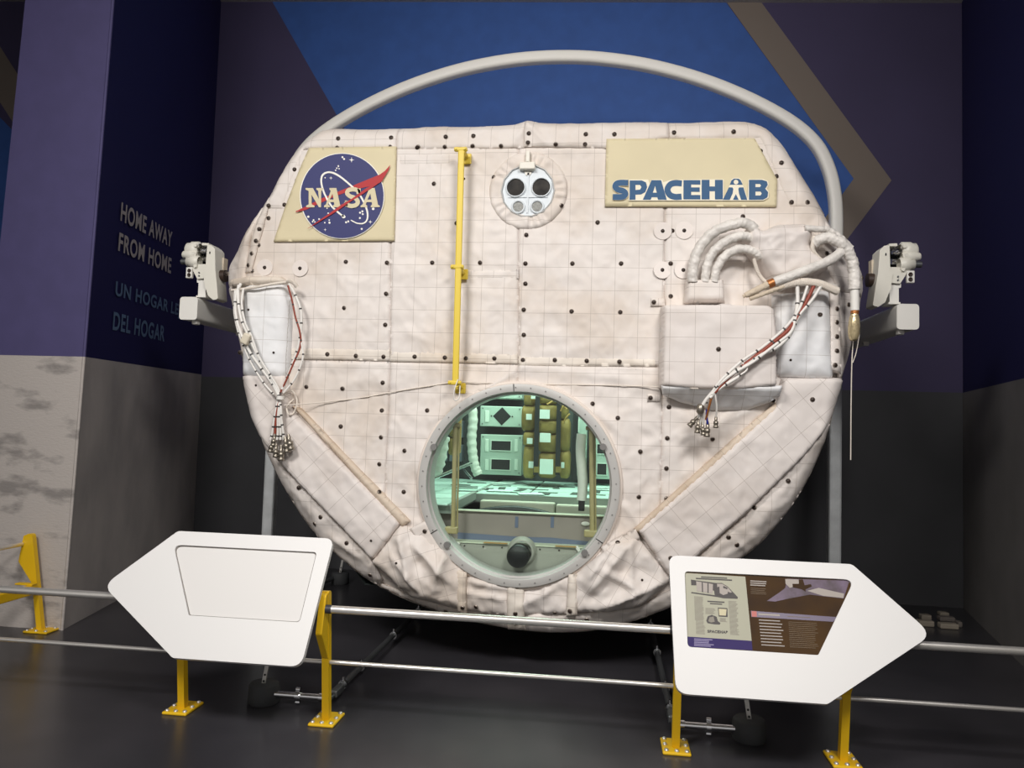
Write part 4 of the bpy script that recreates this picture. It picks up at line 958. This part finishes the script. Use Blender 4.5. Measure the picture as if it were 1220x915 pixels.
# dark rack backing of small equipment at the rear left
for i in range(12):
    x = -1.38 + (i % 4) * .15; z = 1.32 + (i // 4) * .24
    b = MB(); b.rbox((x, 7.66, z), (.13, .14, .17), .01); b.build('rack_module', mat('rack_grey', (96, 104, 112), .5), CABIN)

# ---- things inside the cabin: lockers and stowage bags
def at(px, py, Y): q = onY(px, py, Y); return q[0], q[2]
def face_rect(x0, y0, x1, y1, Y):
    a = at(x0, y0, Y); c = at(x1, y1, Y); d_ = at(x0, y1, Y); e = at(x1, y0, Y)
    return min((a[0] + d_[0]) / 2, (c[0] + e[0]) / 2), max((a[0] + d_[0]) / 2, (c[0] + e[0]) / 2), min((c[1] + d_[1]) / 2, (a[1] + e[1]) / 2), max((c[1] + d_[1]) / 2, (a[1] + e[1]) / 2)
LY = 7.42
def locker(rect, label, windows=(), strips=(), diamond=None, tri=None, grp=None, name='stowage_locker'):
    x0, x1, z0, z1 = face_rect(*rect, LY)
    R_ = empty(name, ((x0 + x1) / 2, LY + .15, z0), label, 'locker', grp)
    b = MB(); b.rbox(((x0 + x1) / 2, LY + .15, (z0 + z1) / 2), (x1 - x0, .30, z1 - z0), .008); b.build('body', M_lockface, R_)
    for wd in windows:
        a, c, e, f = face_rect(*wd, LY); b = MB(); b.box(((a + c) / 2, LY - .001, (e + f) / 2), (c - a, .004, f - e)); wo = b.build('opening', M_lockdark, R_)
        b = MB(); t = .007
        for cx_, cz_, sx_, sz_ in (((a + c) / 2, f, c - a + 2 * t, t), ((a + c) / 2, e, c - a + 2 * t, t), (a, (e + f) / 2, t, f - e), (c, (e + f) / 2, t, f - e)): b.box((cx_, LY - .004, cz_), (sx_, .008, sz_))
        b.build('opening_frame', M_lockpale, wo)
    for wd in strips:
        a, c, e, f = face_rect(*wd, LY); b = MB(); b.rbox(((a + c) / 2, LY - .004, (e + f) / 2), (c - a, .008, f - e), .003); b.build('pale_strip', M_lockpale, R_)
    if diamond:
        cx_, cz_ = at(*diamond[:2], LY); r = diamond[2] * (LY / F); b = MB(); b.prism([[(cx_ - r, cz_), (cx_, cz_ - r), (cx_ + r, cz_), (cx_, cz_ + r)]], lambda u, v: (u, LY - .002, v), (0, -1, 0), .003); b.build('dark_diamond', M_lockdark, R_)
        b = MB()
        for s in (-1, 1): b.cyl((cx_ + s * r * 1.15, LY, cz_), (cx_ + s * r * 1.15, LY - .006, cz_), .008, n=8)
        b.build('latch_dots', M_snap, R_)
    b = MB()
    for sx in (x0 + .025, x1 - .025):
        for sz in (z0 + .025, z1 - .025): b.cyl((sx, LY, sz), (sx, LY - .005, sz), .007, n=6)
    b.build('corner_screws', M_zinc, R_)
    return R_
locker((572, 460, 622, 475), 'pale locker at the very top of the window view, cut by the ring', diamond=(598, 464, 8))
locker((572, 484, 622, 508.5), 'pale green locker door with a black diamond seen through the window', strips=((578, 489, 582.5, 503),), diamond=(598, 496, 11))
locker((572, 518, 622, 566), 'pale green locker with two dark openings below the diamond locker', windows=((585, 525, 609, 537), (585, 547, 608, 560)), strips=((578, 523, 582, 538), (578, 547, 582, 560), (613, 523, 617, 538), (613, 547, 617, 560)))
locker((683, 494, 699, 567), 'narrow pale locker right of the gold bag, behind the padded sleeve', strips=((686, 500, 690, 515),))
locker((706, 516, 735, 571), 'pale locker with dark openings at the right edge of the window', windows=((711, 529, 723, 541), (711, 552, 723, 566)))
BAGS = empty('stowage_bag', (at(650, 570, 7.1)[0], 7.2, FZ + .02), 'tall gold cargo bag with black straps and white tags inside the cabin', 'bag')
def pouch(rect, y, d, name='pouch'):
    x0, x1, z0, z1 = face_rect(*rect, y)
    bm = bmesh.new(); bmesh.ops.create_cube(bm, size=1); bmesh.ops.subdivide_edges(bm, edges=bm.edges[:], cuts=5, use_grid_fill=True)
    vs = []
    for v in bm.verts:
        p = v.co * 2; q = [math.copysign(abs(c) ** .9, c) for c in p]
        l = max(abs(c) for c in q) / max(1e-6, (abs(q[0]) ** 5 + abs(q[1]) ** 3 + abs(q[2]) ** 5) ** (1 / 4.3)); q = [c * min(1.0, l) for c in q]
        wv = 1 + .05 * sin(q[0] * 5 + rect[0]) * sin(q[2] * 6 + rect[1])
        vs.append(((x0 + x1) / 2 + q[0] * (x1 - x0) / 2, y + d / 2 + q[1] * d / 2 * wv, (z0 + z1) / 2 + q[2] * (z1 - z0) / 2 * (1 + .02 * sin(q[0] * 7))))
    bm.verts.index_update(); fs = [[v.index for v in f.verts] for f in bm.faces]; bm.free()
    b = MB(); b.add(vs, fs, 0, True); return b.build(name, M_bag, BAGS)
BY = 7.0
for r in ((623, 465, 637, 484), (620, 482, 638, 514), (622, 514, 638, 532), (622, 529, 638, 571)): pouch(r, BY, .30)
for r in ((640, 465, 664, 482), (640, 481, 664, 502), (640, 500, 664, 518), (640, 516, 664, 540), (640, 538, 663, 571)): pouch(r, BY - .05, .34)
for r in ((664, 470, 677, 500), (666, 498, 679, 540), (666, 536, 679, 571)): pouch(r, BY, .30)
for x0, x1 in ((636.5, 642), (662.5, 668)):
    a, c, e, f = face_rect(x0, 470, x1, 566, BY - .06); b = MB(); b.rbox(((a + c) / 2, BY - .06, (e + f) / 2), (c - a, .012, f - e), .003); st = b.build('strap', M_strap, BAGS)
    a, c, e, f = face_rect(x0 - .5, 556, x1 + .5, 563, BY - .07); b = MB(); b.box(((a + c) / 2, BY - .07, (e + f) / 2), (c - a, .01, f - e)); b.build('strap_end', M_bag, st)
for r in ((643, 488, 655, 499), (643, 516, 656, 527), (643, 547, 659, 565), (626, 493, 633, 500), (627, 522, 634, 529), (629, 550, 636, 558), (668, 551, 672, 558), (632, 469, 638, 475)):
    a, c, e, f = face_rect(*r, BY - .075); yy = BY - .075 if r[0] > 640 and r[2] < 660 else BY - .02
    b = MB(); b.rbox(((a + c) / 2, yy, (e + f) / 2), (c - a, .006, f - e), .002); b.build('white_tag', M_tag, BAGS)
for pts in ([(652, 482), (658, 478), (662, 473)], [(671, 505), (674, 498), (679, 493)], [(668, 490), (671, 484), (675, 487)]):
    b = MB(); b.tube(spline([onY(x, y, BY - .09) for x, y in pts], 5), .008, 6); b.build('loose_strap', M_gold, BAGS)
b = MB(); a, c, e, f = face_rect(682, 480, 688, 572, 7.1); b.box(((a + c) / 2, 7.15, (e + f) / 2), (c - a, .06, f - e)); b.build('dark_post', M_strap, CABIN)
BAG2 = empty('stowage_bag', (at(540, 545, 6.6)[0], 6.7, at(540, 545, 6.6)[1]), 'small gold pouch hanging at the left, beside the pale wrapped duct', 'bag')
_B = BAGS; BAGS = BAG2
pouch((534, 500, 546, 522), 6.6, .2); pouch((533, 520, 545, 543), 6.6, .2)
b = MB(); a, c, e, f = face_rect(545, 494, 549, 540, 6.6); b.rbox(((a + c) / 2, 6.62, (e + f) / 2), (c - a, .04, f - e), .006); b.build('strap', M_gold, BAG2)
BAGS = _B

# ------------------------------------------------------------------ hoop frame with its side beams
HF = empty('hoop_frame', (0, 6.7, 0), 'white steel hoop frame arching over the module on two posts', 'frame')
arch = [(2.45, 3.2), (2.45, 3.45), (2.436, 3.65), (2.387, 3.87), (2.282, 4.085), (2.086, 4.275), (1.78, 4.465), (1.42, 4.635), (1.06, 4.762), (.69, 4.853), (.24, 4.912)]
arch = arch + [(-x, z) for x, z in arch[::-1]]
def rr_sec(wd, hg, r, n=3):
    return round_poly([(-wd / 2, -hg / 2), (wd / 2, -hg / 2), (wd / 2, hg / 2), (-wd / 2, hg / 2)], r, n)
sec = rr_sec(.105, .105, .035, 4)
P = spline([(x, 6.7, z) for x, z in arch], 5); vs = []; m_ = len(P)
for i, p in enumerate(P):
    t = V3(P[min(i + 1, m_ - 1)]) - V3(P[max(i - 1, 0)]); t.normalize(); yv = Vector((0, 1, 0)); u = t.cross(yv).normalized()
    vs += [V3(p) + u * a + yv * c for a, c in sec]
k = len(sec); b = MB(); b.add(vs, [(i * k + j, i * k + (j + 1) % k, (i + 1) * k + (j + 1) % k, (i + 1) * k + j) for i in range(m_ - 1) for j in range(k)], 0, True); b.build('hoop', M_frame, HF)
for s in (-1, 1):
    b = MB(); b.rbox((s * 2.45, 6.7, 1.61), (.10, .105, 3.2), .02); b.build('post', M_galv, HF)
    b = MB(); b.rbox((s * 2.45, 6.7, .007), (.26, .26, .024), .006)
    b.build('foot_plate', M_galv, HF)
    sec2 = rr_sec(.135, .165, .024, 4); kk = len(sec2); b = MB()
    vs = [(s * 2.492 + u, yy, 2.394 + v) for yy in (5.255, 6.66) for u, v in sec2]
    b.add(vs, [(j, (j + 1) % kk, kk + (j + 1) % kk, kk + j) for j in range(kk)], 0, True); BEAM = b.build('side_beam', M_frame, HF)
    b = MB(); b.prism([rr_sec(.138, .168, .026, 4)], lambda u, v: (s * 2.492 + u, 5.245, 2.394 + v), (0, -1, 0), .012); b.build('end_cap', M_frame, BEAM)
    for yy in (5.32, 6.0): 
        b = MB(); b.rbox((s * 2.47, yy, 2.30), (.04, .05, .034), .006); b.build('lug', M_frame, BEAM)

# ------------------------------------------------------------------ trunnion latches on the beams
def latch(s, label):
    def L(px, py, Y=5.3):
        q = onY(1010 + px / 6.54, 275 + py / 6.54, Y); return (q[0] * s, Y, q[2])
    T = empty('trunnion_latch', L(370, 580), label, 'latch', None)
    nv = (0, -1, 0)
    def plate(pts, y, d, m, name, par=None):
        q = [L(*p, y) for p in pts]; b = MB(); b.prism([[(a[0], a[2]) for a in q]], lambda u, v: (u, y, v), nv, d); return b.build(name, m, par or T)
    plate(round_poly([(250, 150), (285, 116), (326, 112), (332, 300), (352, 330), (336, 450), (292, 556), (240, 592), (196, 582), (216, 440), (236, 330)], 14, 4), 5.27, .14, M_latch, 'fairing')
    q = L(297, 183, 5.268); b = MB(); b.rbox((q[0], 5.268, q[2]), (.008, .006, .018), .002); b.build('slot', M_black, T)
    plate([(322, 100), (385, 97), (388, 118), (322, 120)], 5.30, .16, M_latch, 'top_bracket')
    plate([(330, 108), (412, 108), (412, 290), (330, 290)], 5.40, .02, M_black, 'cavity')
    plate(round_poly([(318, 282), (430, 284), (470, 300), (452, 345), (410, 410), (330, 405)], 8, 3), 5.28, .14, M_latch, 'lower_housing')
    for px, py in ((391, 357), (391, 384)):
        q = L(px, py, 5.278); b = MB(); b.cyl((q[0], 5.282, q[2]), (q[0], 5.272, q[2]), .006, n=8); b.build('bolt', M_zinc, T)
    a, c = L(345, 165, 5.34), L(415, 165, 5.34); b = MB(); b.cyl(a, c, .016, n=12); b.cyl(L(372, 165, 5.34), L(400, 165, 5.34), .022, n=12); b.cyl(L(340, 240, 5.36), L(420, 240, 5.36), .02, n=12); b.build('roller', M_chrome, T)
    # motor drum and its domes, axis sideways
    a, c = L(405, 165, 5.34), L(515, 165, 5.34); b = MB(); b.lathe(a, V3(c) - V3(a), [(.05, 0), (.066, .008), (.066, .06), (.058, .075), (.058, .095), (.045, .105), (0, .105)], 22); b.build('motor_drum', M_latch, T)
    a, c = L(420, 210, 5.30), L(528, 203, 5.30); b = MB(); b.lathe(a, V3(c) - V3(a), [(.03, 0), (.036, .01), (.036, .075), (.028, .09), (.028, .11), (.02, .118), (0, .118)], 16); b.build('motor_dome', M_latch, T)
    a, c = L(410, 265, 5.30), L(500, 262, 5.30); b = MB(); b.lathe(a, V3(c) - V3(a), [(.04, -.01), (.048, .0), (.048, .05), (.036, .06), (.036, .085), (0, .085)], 18); b.build('gear_case', M_latch, T)
    b = MB(); b.cyl(L(495, 263, 5.29), L(572, 263, 5.29), .021, n=14); b.build('shaft', M_zinc, T)
    for px, py in ((440, 120), (430, 300), (470, 235), (455, 190)):
        q = L(px, py, 5.27); b = MB(); b.cyl((q[0], 5.30, q[2]), (q[0], 5.262, q[2]), .013, n=10); b.build('bolt', M_latch, T)
    q = L(487, 360, 5.29); b = MB(); b.rbox((q[0], 5.29, q[2]), (.048, .03, .082), .006); CP = b.build('connector_plate', M_frame, T)
    for py in (340, 378):
        q = L(489, py, 5.273); b = MB(); b.lathe(q, (0, -1, 0), [(.014, -.004), (.014, .004), (.009, .005), (.008, -.002), (0, -.002)], 12); b.build('socket', M_brown, CP)
    plate([(326, 418), (418, 412), (414, 442), (398, 446), (398, 564), (326, 566)], 5.30, .10, M_frame, 'strut')
    plate([(318, 556), (410, 556), (410, 569), (318, 571)], 5.28, .13, M_frame, 'strut_foot')
    b = MB(); b.cyl(L(150, 385, 5.36), L(258, 385, 5.36), .045, n=18); b.cyl(L(205, 385, 5.36), L(222, 385, 5.36), .075, n=18); b.build('trunnion_pin', M_brown, T)
    plate([(186, 226), (242, 226), (242, 330), (186, 330)], 5.38, .06, mat('beige_pad', (206, 192, 172), .7), 'collar_pad')
    return T
latch(1, 'ivory latch mechanism with a motor drum on the beam at the right of the module')
latch(-1, 'ivory latch mechanism with a motor drum, before the wall lettering left of the module')

# ------------------------------------------------------------------ barrier posts, rails, cables
BOLT = None
def make_post(name, x, y, lean, label, rz=0.0, grp='yellow barrier posts'):
    R_ = empty(name, (x, y, 0), label, 'post', grp); M = Matrix.Rotation(rz, 3, 'Z'); base = Vector((x, y, 0))
    def T(p): return base + M @ Vector(p)
    def add(b, nm, m): b.v = [tuple(T(p)) for p in b.v]; return b.build(nm, m, R_)
    b = MB(); b.rbox((0, 0, .008), (.140, .19, .016), .007); PL = add(b, 'base_plate', M_yellow)
    for bx, by in ((-.05, -.072), (0, -.074), (.05, -.072), (-.052, 0), (.052, 0), (-.05, .072), (.05, .072)):
        global BOLT
        if BOLT is None:
            b = MB(); b.lathe((0, 0, 0), (0, 0, 1), [(.012, 0), (.012, .003), (.008, .009), (0, .010)], 10); BOLT = b.build('base_bolt', M_steel, org=(0, 0, 0)); o = BOLT; o.parent = PL
        else: o = BOLT.copy(); COL.objects.link(o); o.parent = PL
        o.location = T((bx, by, .016)) - WL[PL.as_pointer()]
    H = .705; yc = lambda z: -lean * z
    b = MB(); wd = .038
    for z0, z1 in ((.012, H),):
        b.prism([round_poly([(.02 + yc(z0), z0), (-.022 + yc(z0), z0), (-.022 + yc(z1), z1), (.02 + yc(z1), z1)], [.002, .002, .008, .02], 3)], lambda u, v: (-wd / 2, u, v), (-1, 0, 0), wd)
    add(b, 'upright', M_yellow)
    b = MB(); b.prism([round_poly([(-.02 + yc(.34), .34), (-.115 + yc(.50), .50), (-.052 + yc(.69), .69), (-.02 + yc(.70), .70)], [.004, .015, .015, .004], 3)], lambda u, v: (-.017, u, v), (-1, 0, 0), .034); add(b, 'gusset', M_yellow)
    return R_
for x, lb in ((-2.98, 'yellow barrier post nearest the left edge of the picture'), (-1.71, 'yellow barrier post under the pointed half of the blank sign'), (-.893, 'yellow barrier post at the square end of the blank sign'),
              (.94, 'yellow barrier post at the square end of the printed sign'), (1.75, 'yellow barrier post under the pointed half of the printed sign')):
    make_post('barrier_post', x, 4.06, .12, lb)
make_post('barrier_post', -3.517, 5.27, .18, 'yellow leaning barrier post standing against the concrete pier', rz=-pi / 2)
xs = [-3.6, -2.98, -1.71, -.893, .94, 1.75, 3.4]
names = ['at the far left end', 'left of the blank sign', 'behind the blank sign', 'between the two signs', 'behind the printed sign', 'right of the printed sign']
for i in range(6):
    a, c = xs[i] + .02, xs[i + 1] - .02
    b = MB(); b.cyl((a + .0, 3.925, .622), (c, 3.925, .622), .020, n=14); Rl = b.build('handrail', M_steel, label='polished steel handrail ' + names[i], cat='handrail', group='handrails of the barrier')
    for e, d in ((a, 1), (c, -1)):
        b = MB(); b.cyl((e, 3.925, .622), (e + d * .03, 3.925, .622), .0225, n=14); b.build('rail_collar', M_collar, Rl)
    b = MB(); b.cyl((a, 4.02, .322), (c, 4.02, .322), .0115, n=10); b.build('lower_rail', M_steel, label='thin lower steel rail ' + names[i], cat='rail', group='lower rails of the barrier')
b = MB(); b.cyl((-3.70, 5.25, .628), (-3.70, 4.2, .628), .016, n=12); b.build('handrail', M_steel, label='steel handrail running from the post at the concrete pier', cat='handrail', group='handrails of the barrier')
b = MB(); b.rbox((-3.555, 4.70, .315), (.045, 1.06, .07), .008); b.rbox((-3.60, 5.19, .355), (.14, .05, .012), .004); b.build('barrier_side_bar', M_yellow, label='yellow side bar of the barrier below the pier post rail', cat='bar')

# ------------------------------------------------------------------ the two arrow signs
SP0 = np.array([0, 3.86, .65]); ST = radians(31.5); SU = np.array([0, sin(ST), cos(ST)]); SN = np.array([0, -cos(ST), sin(ST)])
def sgn_px(px, py):
    q = onP(px, py, SP0, SN) - SP0; return (q[0], q @ SU)
def sign(s, label):
    mir = lambda u: u * s
    O = empty('arrow_sign', (mir(1.42), SP0[1] - .305 * SU[1], SP0[2] - .305 * SU[2] - .02), label, 'sign')
    P = lambda out: (lambda u, v: tuple(SP0 + np.array([mir(u), 0, 0]) + SU * v + SN * out))
    outer = round_poly([(.888, .366), (.902, -.308), (1.573, -.308), (2.092, .037), (1.783, .366)], [.05, .06, .035, .06, .04], 6)
    inner = round_poly([(.964, .285), (.964, -.092), (1.562, -.092), (1.782, .286)], [.02, .02, .015, .03], 5)
    b = MB(); b.prism([outer, inner], P(.014), SN, .012); b.build('face_plate', M_white, O)
    b = MB(); b.prism([outer], P(.002), SN, .014); b.build('back_plate', M_white, O)
    return O, P, mir
SG, P, mir = sign(-1, 'blank white arrow sign pointing left, with an empty recessed panel')
b = MB(); b.prism([[(.96, .289), (.96, -.096), (1.565, -.096), (1.79, .289)]], P(.0030), SN, .0006); b.build('recess_groove', mat('groove_grey', (128, 122, 116), .6), SG)
b = MB(); b.prism([round_poly([(.970, .279), (.970, -.087), (1.559, -.087), (1.773, .279)], [.02, .02, .015, .03], 5)], P(.0055), SN, .002); b.build('recessed_panel', M_white2, SG)
SG, P, mir = sign(1, 'white arrow sign pointing right, with a brown printed panel')
M_brownp = mat('print_brown', (82, 56, 18), .6, rgb2=(56, 38, 22), vscale=3, spec=.15)
M_cream2 = mat('print_page', (178, 176, 158), .6, spec=.15); M_viol = mat('print_violet', (60, 50, 100), .6, spec=.15); M_ink = mat('print_ink', (42, 32, 30), .5)
M_lav = mat('print_lavender', (104, 84, 108), .5, rgb2=(66, 48, 58), vscale=14); M_grey = mat('print_grey', (128, 121, 108), .5); M_orange = mat('print_orange', (168, 44, 18), .4); M_pale = mat('print_pale', (160, 150, 142), .5)
M_gr2 = mat('print_dim', (104, 82, 52), .5)
b = MB(); b.prism([[(.96, .289), (.96, -.096), (1.565, -.096), (1.79, .289)]], P(.003), SN, .001); PRN = b.build('printed_panel', M_brownp, SG)
def zs(px, py):   # picture coordinates of the enlarged print -> sign plane
    return sgn_px(810 + px / 5.81, 675 + py / 5.81)
def pr(name, polys, m, lv):
    b = MB()
    for q in polys: b.prism([[zs(*p) for p in q]], lambda u, v: tuple(SP0 + np.array([u, 0, 0]) + SU * v + SN * (.0035 + .0006 * lv)), SN, .0004)
    b.build(name, m, PRN, kind='stuff' if name in ('print_lines', 'print_drawing', 'print_photo') else None)
def bars(x0, y0, x1, y1, n, h, jit=0, slope=.055, x0b=None):
    out = []; r = random.Random(int(x0 * 7 + y0))
    for i in range(n):
        y = y0 + (y1 - y0) * i / max(1, n - 1); dx = (x0b - x0) * i / max(1, n - 1) if x0b else 0; e = x1 + dx - (r.random() * jit)
        a = x0 + dx; out.append([(a, y), (e, y + slope * (e - a)), (e, y + h + slope * (e - a)), (a, y + h)])
    return out
pr('print_page', [[(34, 46), (452, 72), (496, 516), (50, 486)]], M_cream2, 1)
pr('print_strip', [[(50, 486), (496, 516), (502, 582), (52, 556)]], M_viol, 1)
pr('print_photo', [[(600, 240), (690, 180), (728, 150), (740, 86), (1172, 100), (1132, 224), (1010, 210), (900, 196), (760, 222), (660, 244)]], M_lav, 1)
pr('print_photo', [[(728, 88), (820, 92), (824, 130), (760, 150), (730, 120)], [(880, 170), (960, 150), (1135, 190), (1130, 220), (990, 205)]], M_pale, 2)
pr('print_photo', [[(778, 122), (822, 122), (822, 92), (850, 92), (862, 132), (905, 124), (912, 140), (868, 160), (870, 176), (842, 160), (780, 146)]], M_brownp, 3)
pr('print_strip', [[(490, 308), (1090, 352), (1060, 384), (494, 350)]], mat('print_dusk', (78, 60, 92), .4), 1)
pr('print_square', [[(494, 310), (530, 312), (532, 350), (497, 349)]], M_orange, 2)
pr('print_lines', bars(486, 98, 606, 126, 3, 7, 20) + bars(542, 326, 690, 326, 1, 11) + bars(545, 368, 712, 540, 9, 7, 26, .055, 563), M_pale, 2)
pr('print_lines', bars(490, 150, 606, 186, 4, 3, 24) + bars(750, 384, 952, 556, 14, 3, 30, .05, 760) + bars(740, 345, 900, 345, 1, 3), M_gr2, 2)
pr('print_lines', bars(98, 500, 240, 545, 5, 5, 60), mat('print_mauve', (150, 140, 178), .5), 2)
# advertisement page: cutaway orbiter nose, columns, two small pictures, wordmark
pr('print_drawing', [[(76, 92), (112, 98), (250, 116), (290, 116), (330, 140), (400, 214), (398, 226), (300, 222), (262, 214), (76, 186), (80, 178), (240, 200), (236, 170), (110, 132), (78, 132)]], M_ink, 2)
pr('print_drawing', [[(112, 104), (228, 124), (226, 190), (116, 172)], [(256, 122), (292, 122), (330, 146), (360, 180), (300, 200), (262, 180)]], M_pale, 3)
pr('print_drawing', [[(150, 112), (158, 114), (160, 180), (152, 178)], [(190, 118), (198, 120), (198, 186), (190, 184)], [(300, 136), (330, 150), (326, 160), (298, 150)], [(330, 176), (356, 186), (352, 200), (330, 192)], [(250, 150), (272, 140), (276, 200), (256, 196)]], M_ink, 4)
pr('print_drawing', [[(262, 286), (328, 290), (330, 352), (268, 348)]], M_ink, 2)
pr('print_drawing', [[(268, 294), (322, 298), (318, 342), (272, 340)]], mat('print_buff', (196, 186, 150), .5), 3)
pr('print_drawing', [[(182, 376), (192, 346), (220, 336), (254, 350), (262, 380), (280, 392), (276, 404), (236, 402), (190, 394)]], M_ink, 2)
pr('print_drawing', [[(196, 380), (204, 354), (232, 348), (240, 384), (214, 390)]], M_grey, 3)
pr('print_lines', bars(146, 70, 326, 70, 1, 8, 0, .05) + bars(110, 80, 360, 80, 1, 9, 0, .05) + bars(190, 238, 308, 238, 1, 9, 0, .06) + bars(208, 254, 292, 254, 1, 8, 0, .06), M_ink, 2)
pr('print_lines', bars(98, 208, 164, 368, 26, 3.4, 12, .06, 104) + bars(110, 376, 178, 464, 13, 3.4, 20, .06, 112) + bars(334, 240, 398, 470, 34, 3.4, 16, .06, 348) + bars(176, 288, 246, 326, 7, 3.2, 16, .06) + bars(276, 358, 330, 380, 5, 3.2, 16, .06), M_grey, 2)
vs, fs = text_mesh('SPACEHAB', .05); b = MB()
b.add([tuple(SP0 + np.array([q[0], 0, 0]) + SU * q[1] + SN * .0055) for q in [zs(190 + u * 142, 460 - v * 20 + u * 7) for u, v, _ in vs]], fs); b.build('print_wordmark', M_ink, PRN)

# ------------------------------------------------------------------ floor gear
def puck(root, x, y, s):
    b = MB(); b.lathe((x, y, 0), (0, 0, 1), [(.082, 0), (.088, .007), (.084, .10), (.074, .112), (0, .112)], 28); pk = b.build('rubber_puck', M_rubber, root)
    b = MB(); b.prism([round_poly([(-.011, .10), (.011, .10), (.011, .235), (-.011, .235)], .008, 3)], lambda u, v: (x + u - s * (v - .1) * .16, y - .02, v), (0, -1, 0), .012); st = b.build('puck_handle', M_steel, pk)
    b = MB()
    for zz in (.125, .16): b.cyl((x - s * (zz - .1) * .16, y - .0185, zz), (x - s * (zz - .1) * .16, y - .023, zz), .006, n=8)
    b.build('handle_holes', M_black, st)
    return pk
def clamp(b, p, ax):
    p = V3(p); a = V3(ax)
    b.cyl(p - a * .012, p + a * .012, .030, n=12)
    for dz in (-.036, .036): b.cyl(p + Vector((0, 0, dz)) - a * .012, p + Vector((0, 0, dz)) + a * .012, .012, n=8)
for s, lb in ((-1, 'floor strut with a black puck, left of the window, behind the blank sign'), (1, 'floor strut with a black puck, behind the printed sign')):
    R_ = empty('floor_strut', (s * .95, 5.0, 0), lb, 'strut', 'floor struts under the module')
    b = MB(); b.cyl((s * .945, 4.42, .06), (s * .945, 6.9, .06), .019, n=12); b.build('long_tube', M_zinc, R_)
    b = MB(); b.cyl((s * .945, 4.22, .045), (s * .945, 4.30, .05), .010, n=8); b.rbox((s * .945, 4.36, .055), (.045, .13, .040), .008); b.build('turnbuckle', M_zinc, R_)
    for yy in (4.46, 4.80, 5.55, 6.3):
        b = MB(); b.cyl((s * .945, yy - .012, .06), (s * .945, yy + .012, .06), .027, n=12); b.cyl((s * .945, yy, .08), (s * .945, yy, .105), .010, n=8); b.build('tube_clamp', M_chrome, R_)
    b = MB(); b.cyl((s * .955, 4.23, .058), (s * 1.30, 4.23, .058), .019, n=14); b.cyl((s * .955, 4.23, .058), (s * 1.0, 4.23, .058), .025, n=14); b.build('cross_tube', M_chrome, R_)
    b = MB(); clamp(b, (s * 1.125, 4.23, .058), (1, 0, 0)); b.build('tube_clamp', M_chrome, R_)
    puck(R_, s * 1.335, 4.25, s)
R_ = empty('floor_strut', (-2.05, 7.55, 0), 'dark floor strut with an upright handle, far back at the left below the module', 'strut', 'floor struts under the module')
puck(R_, -2.02, 7.45, -1)
b = MB(); b.cyl((-2.07, 7.40, .06), (-2.2, 6.2, .06), .019, n=10); b.build('long_tube', M_zinc, R_)
b = MB(); b.cyl((-2.10, 7.1, .06), (-2.103, 7.08, .06), .028, n=10); b.cyl((-2.10, 7.09, .08), (-2.10, 7.09, .11), .010, n=8); b.build('tube_clamp', M_chrome, R_)
# small heap of pale fittings in the far right corner
M_dust = mat('dusty_beige', (150, 140, 126), .7)
hp_ = empty('fittings_box', (3.40, 7.1, 0), 'low row of pale dusty fittings on the floor in the far right corner', 'fittings')
for px0, px1, py0, py1, y, m in ((1096, 1113, 740, 747, 6.95, M_dust), (1122, 1142, 743.5, 750, 6.95, M_dust), (1099, 1110, 733, 739, 7.15, M_dust), (1121, 1138, 735.5, 741, 7.15, mat('dusty_grey', (112, 104, 98), .7)), (1121, 1131, 730, 734.5, 7.3, M_dust), (1142, 1147, 741, 748, 7.0, mat('dusty_grey', (112, 104, 98)))):
    p0 = onZ(px0, py1, .0); p1 = onZ(px1, py1, 0.0); h = (py1 - py0) / F * p0[1] * .9
    b = MB(); b.rbox(((p0[0] + p1[0]) / 2, (p0[1] + p1[1]) / 2 + .04, h / 2), (p1[0] - p0[0], .08, h), .01); b.build('fitting', m, hp_)
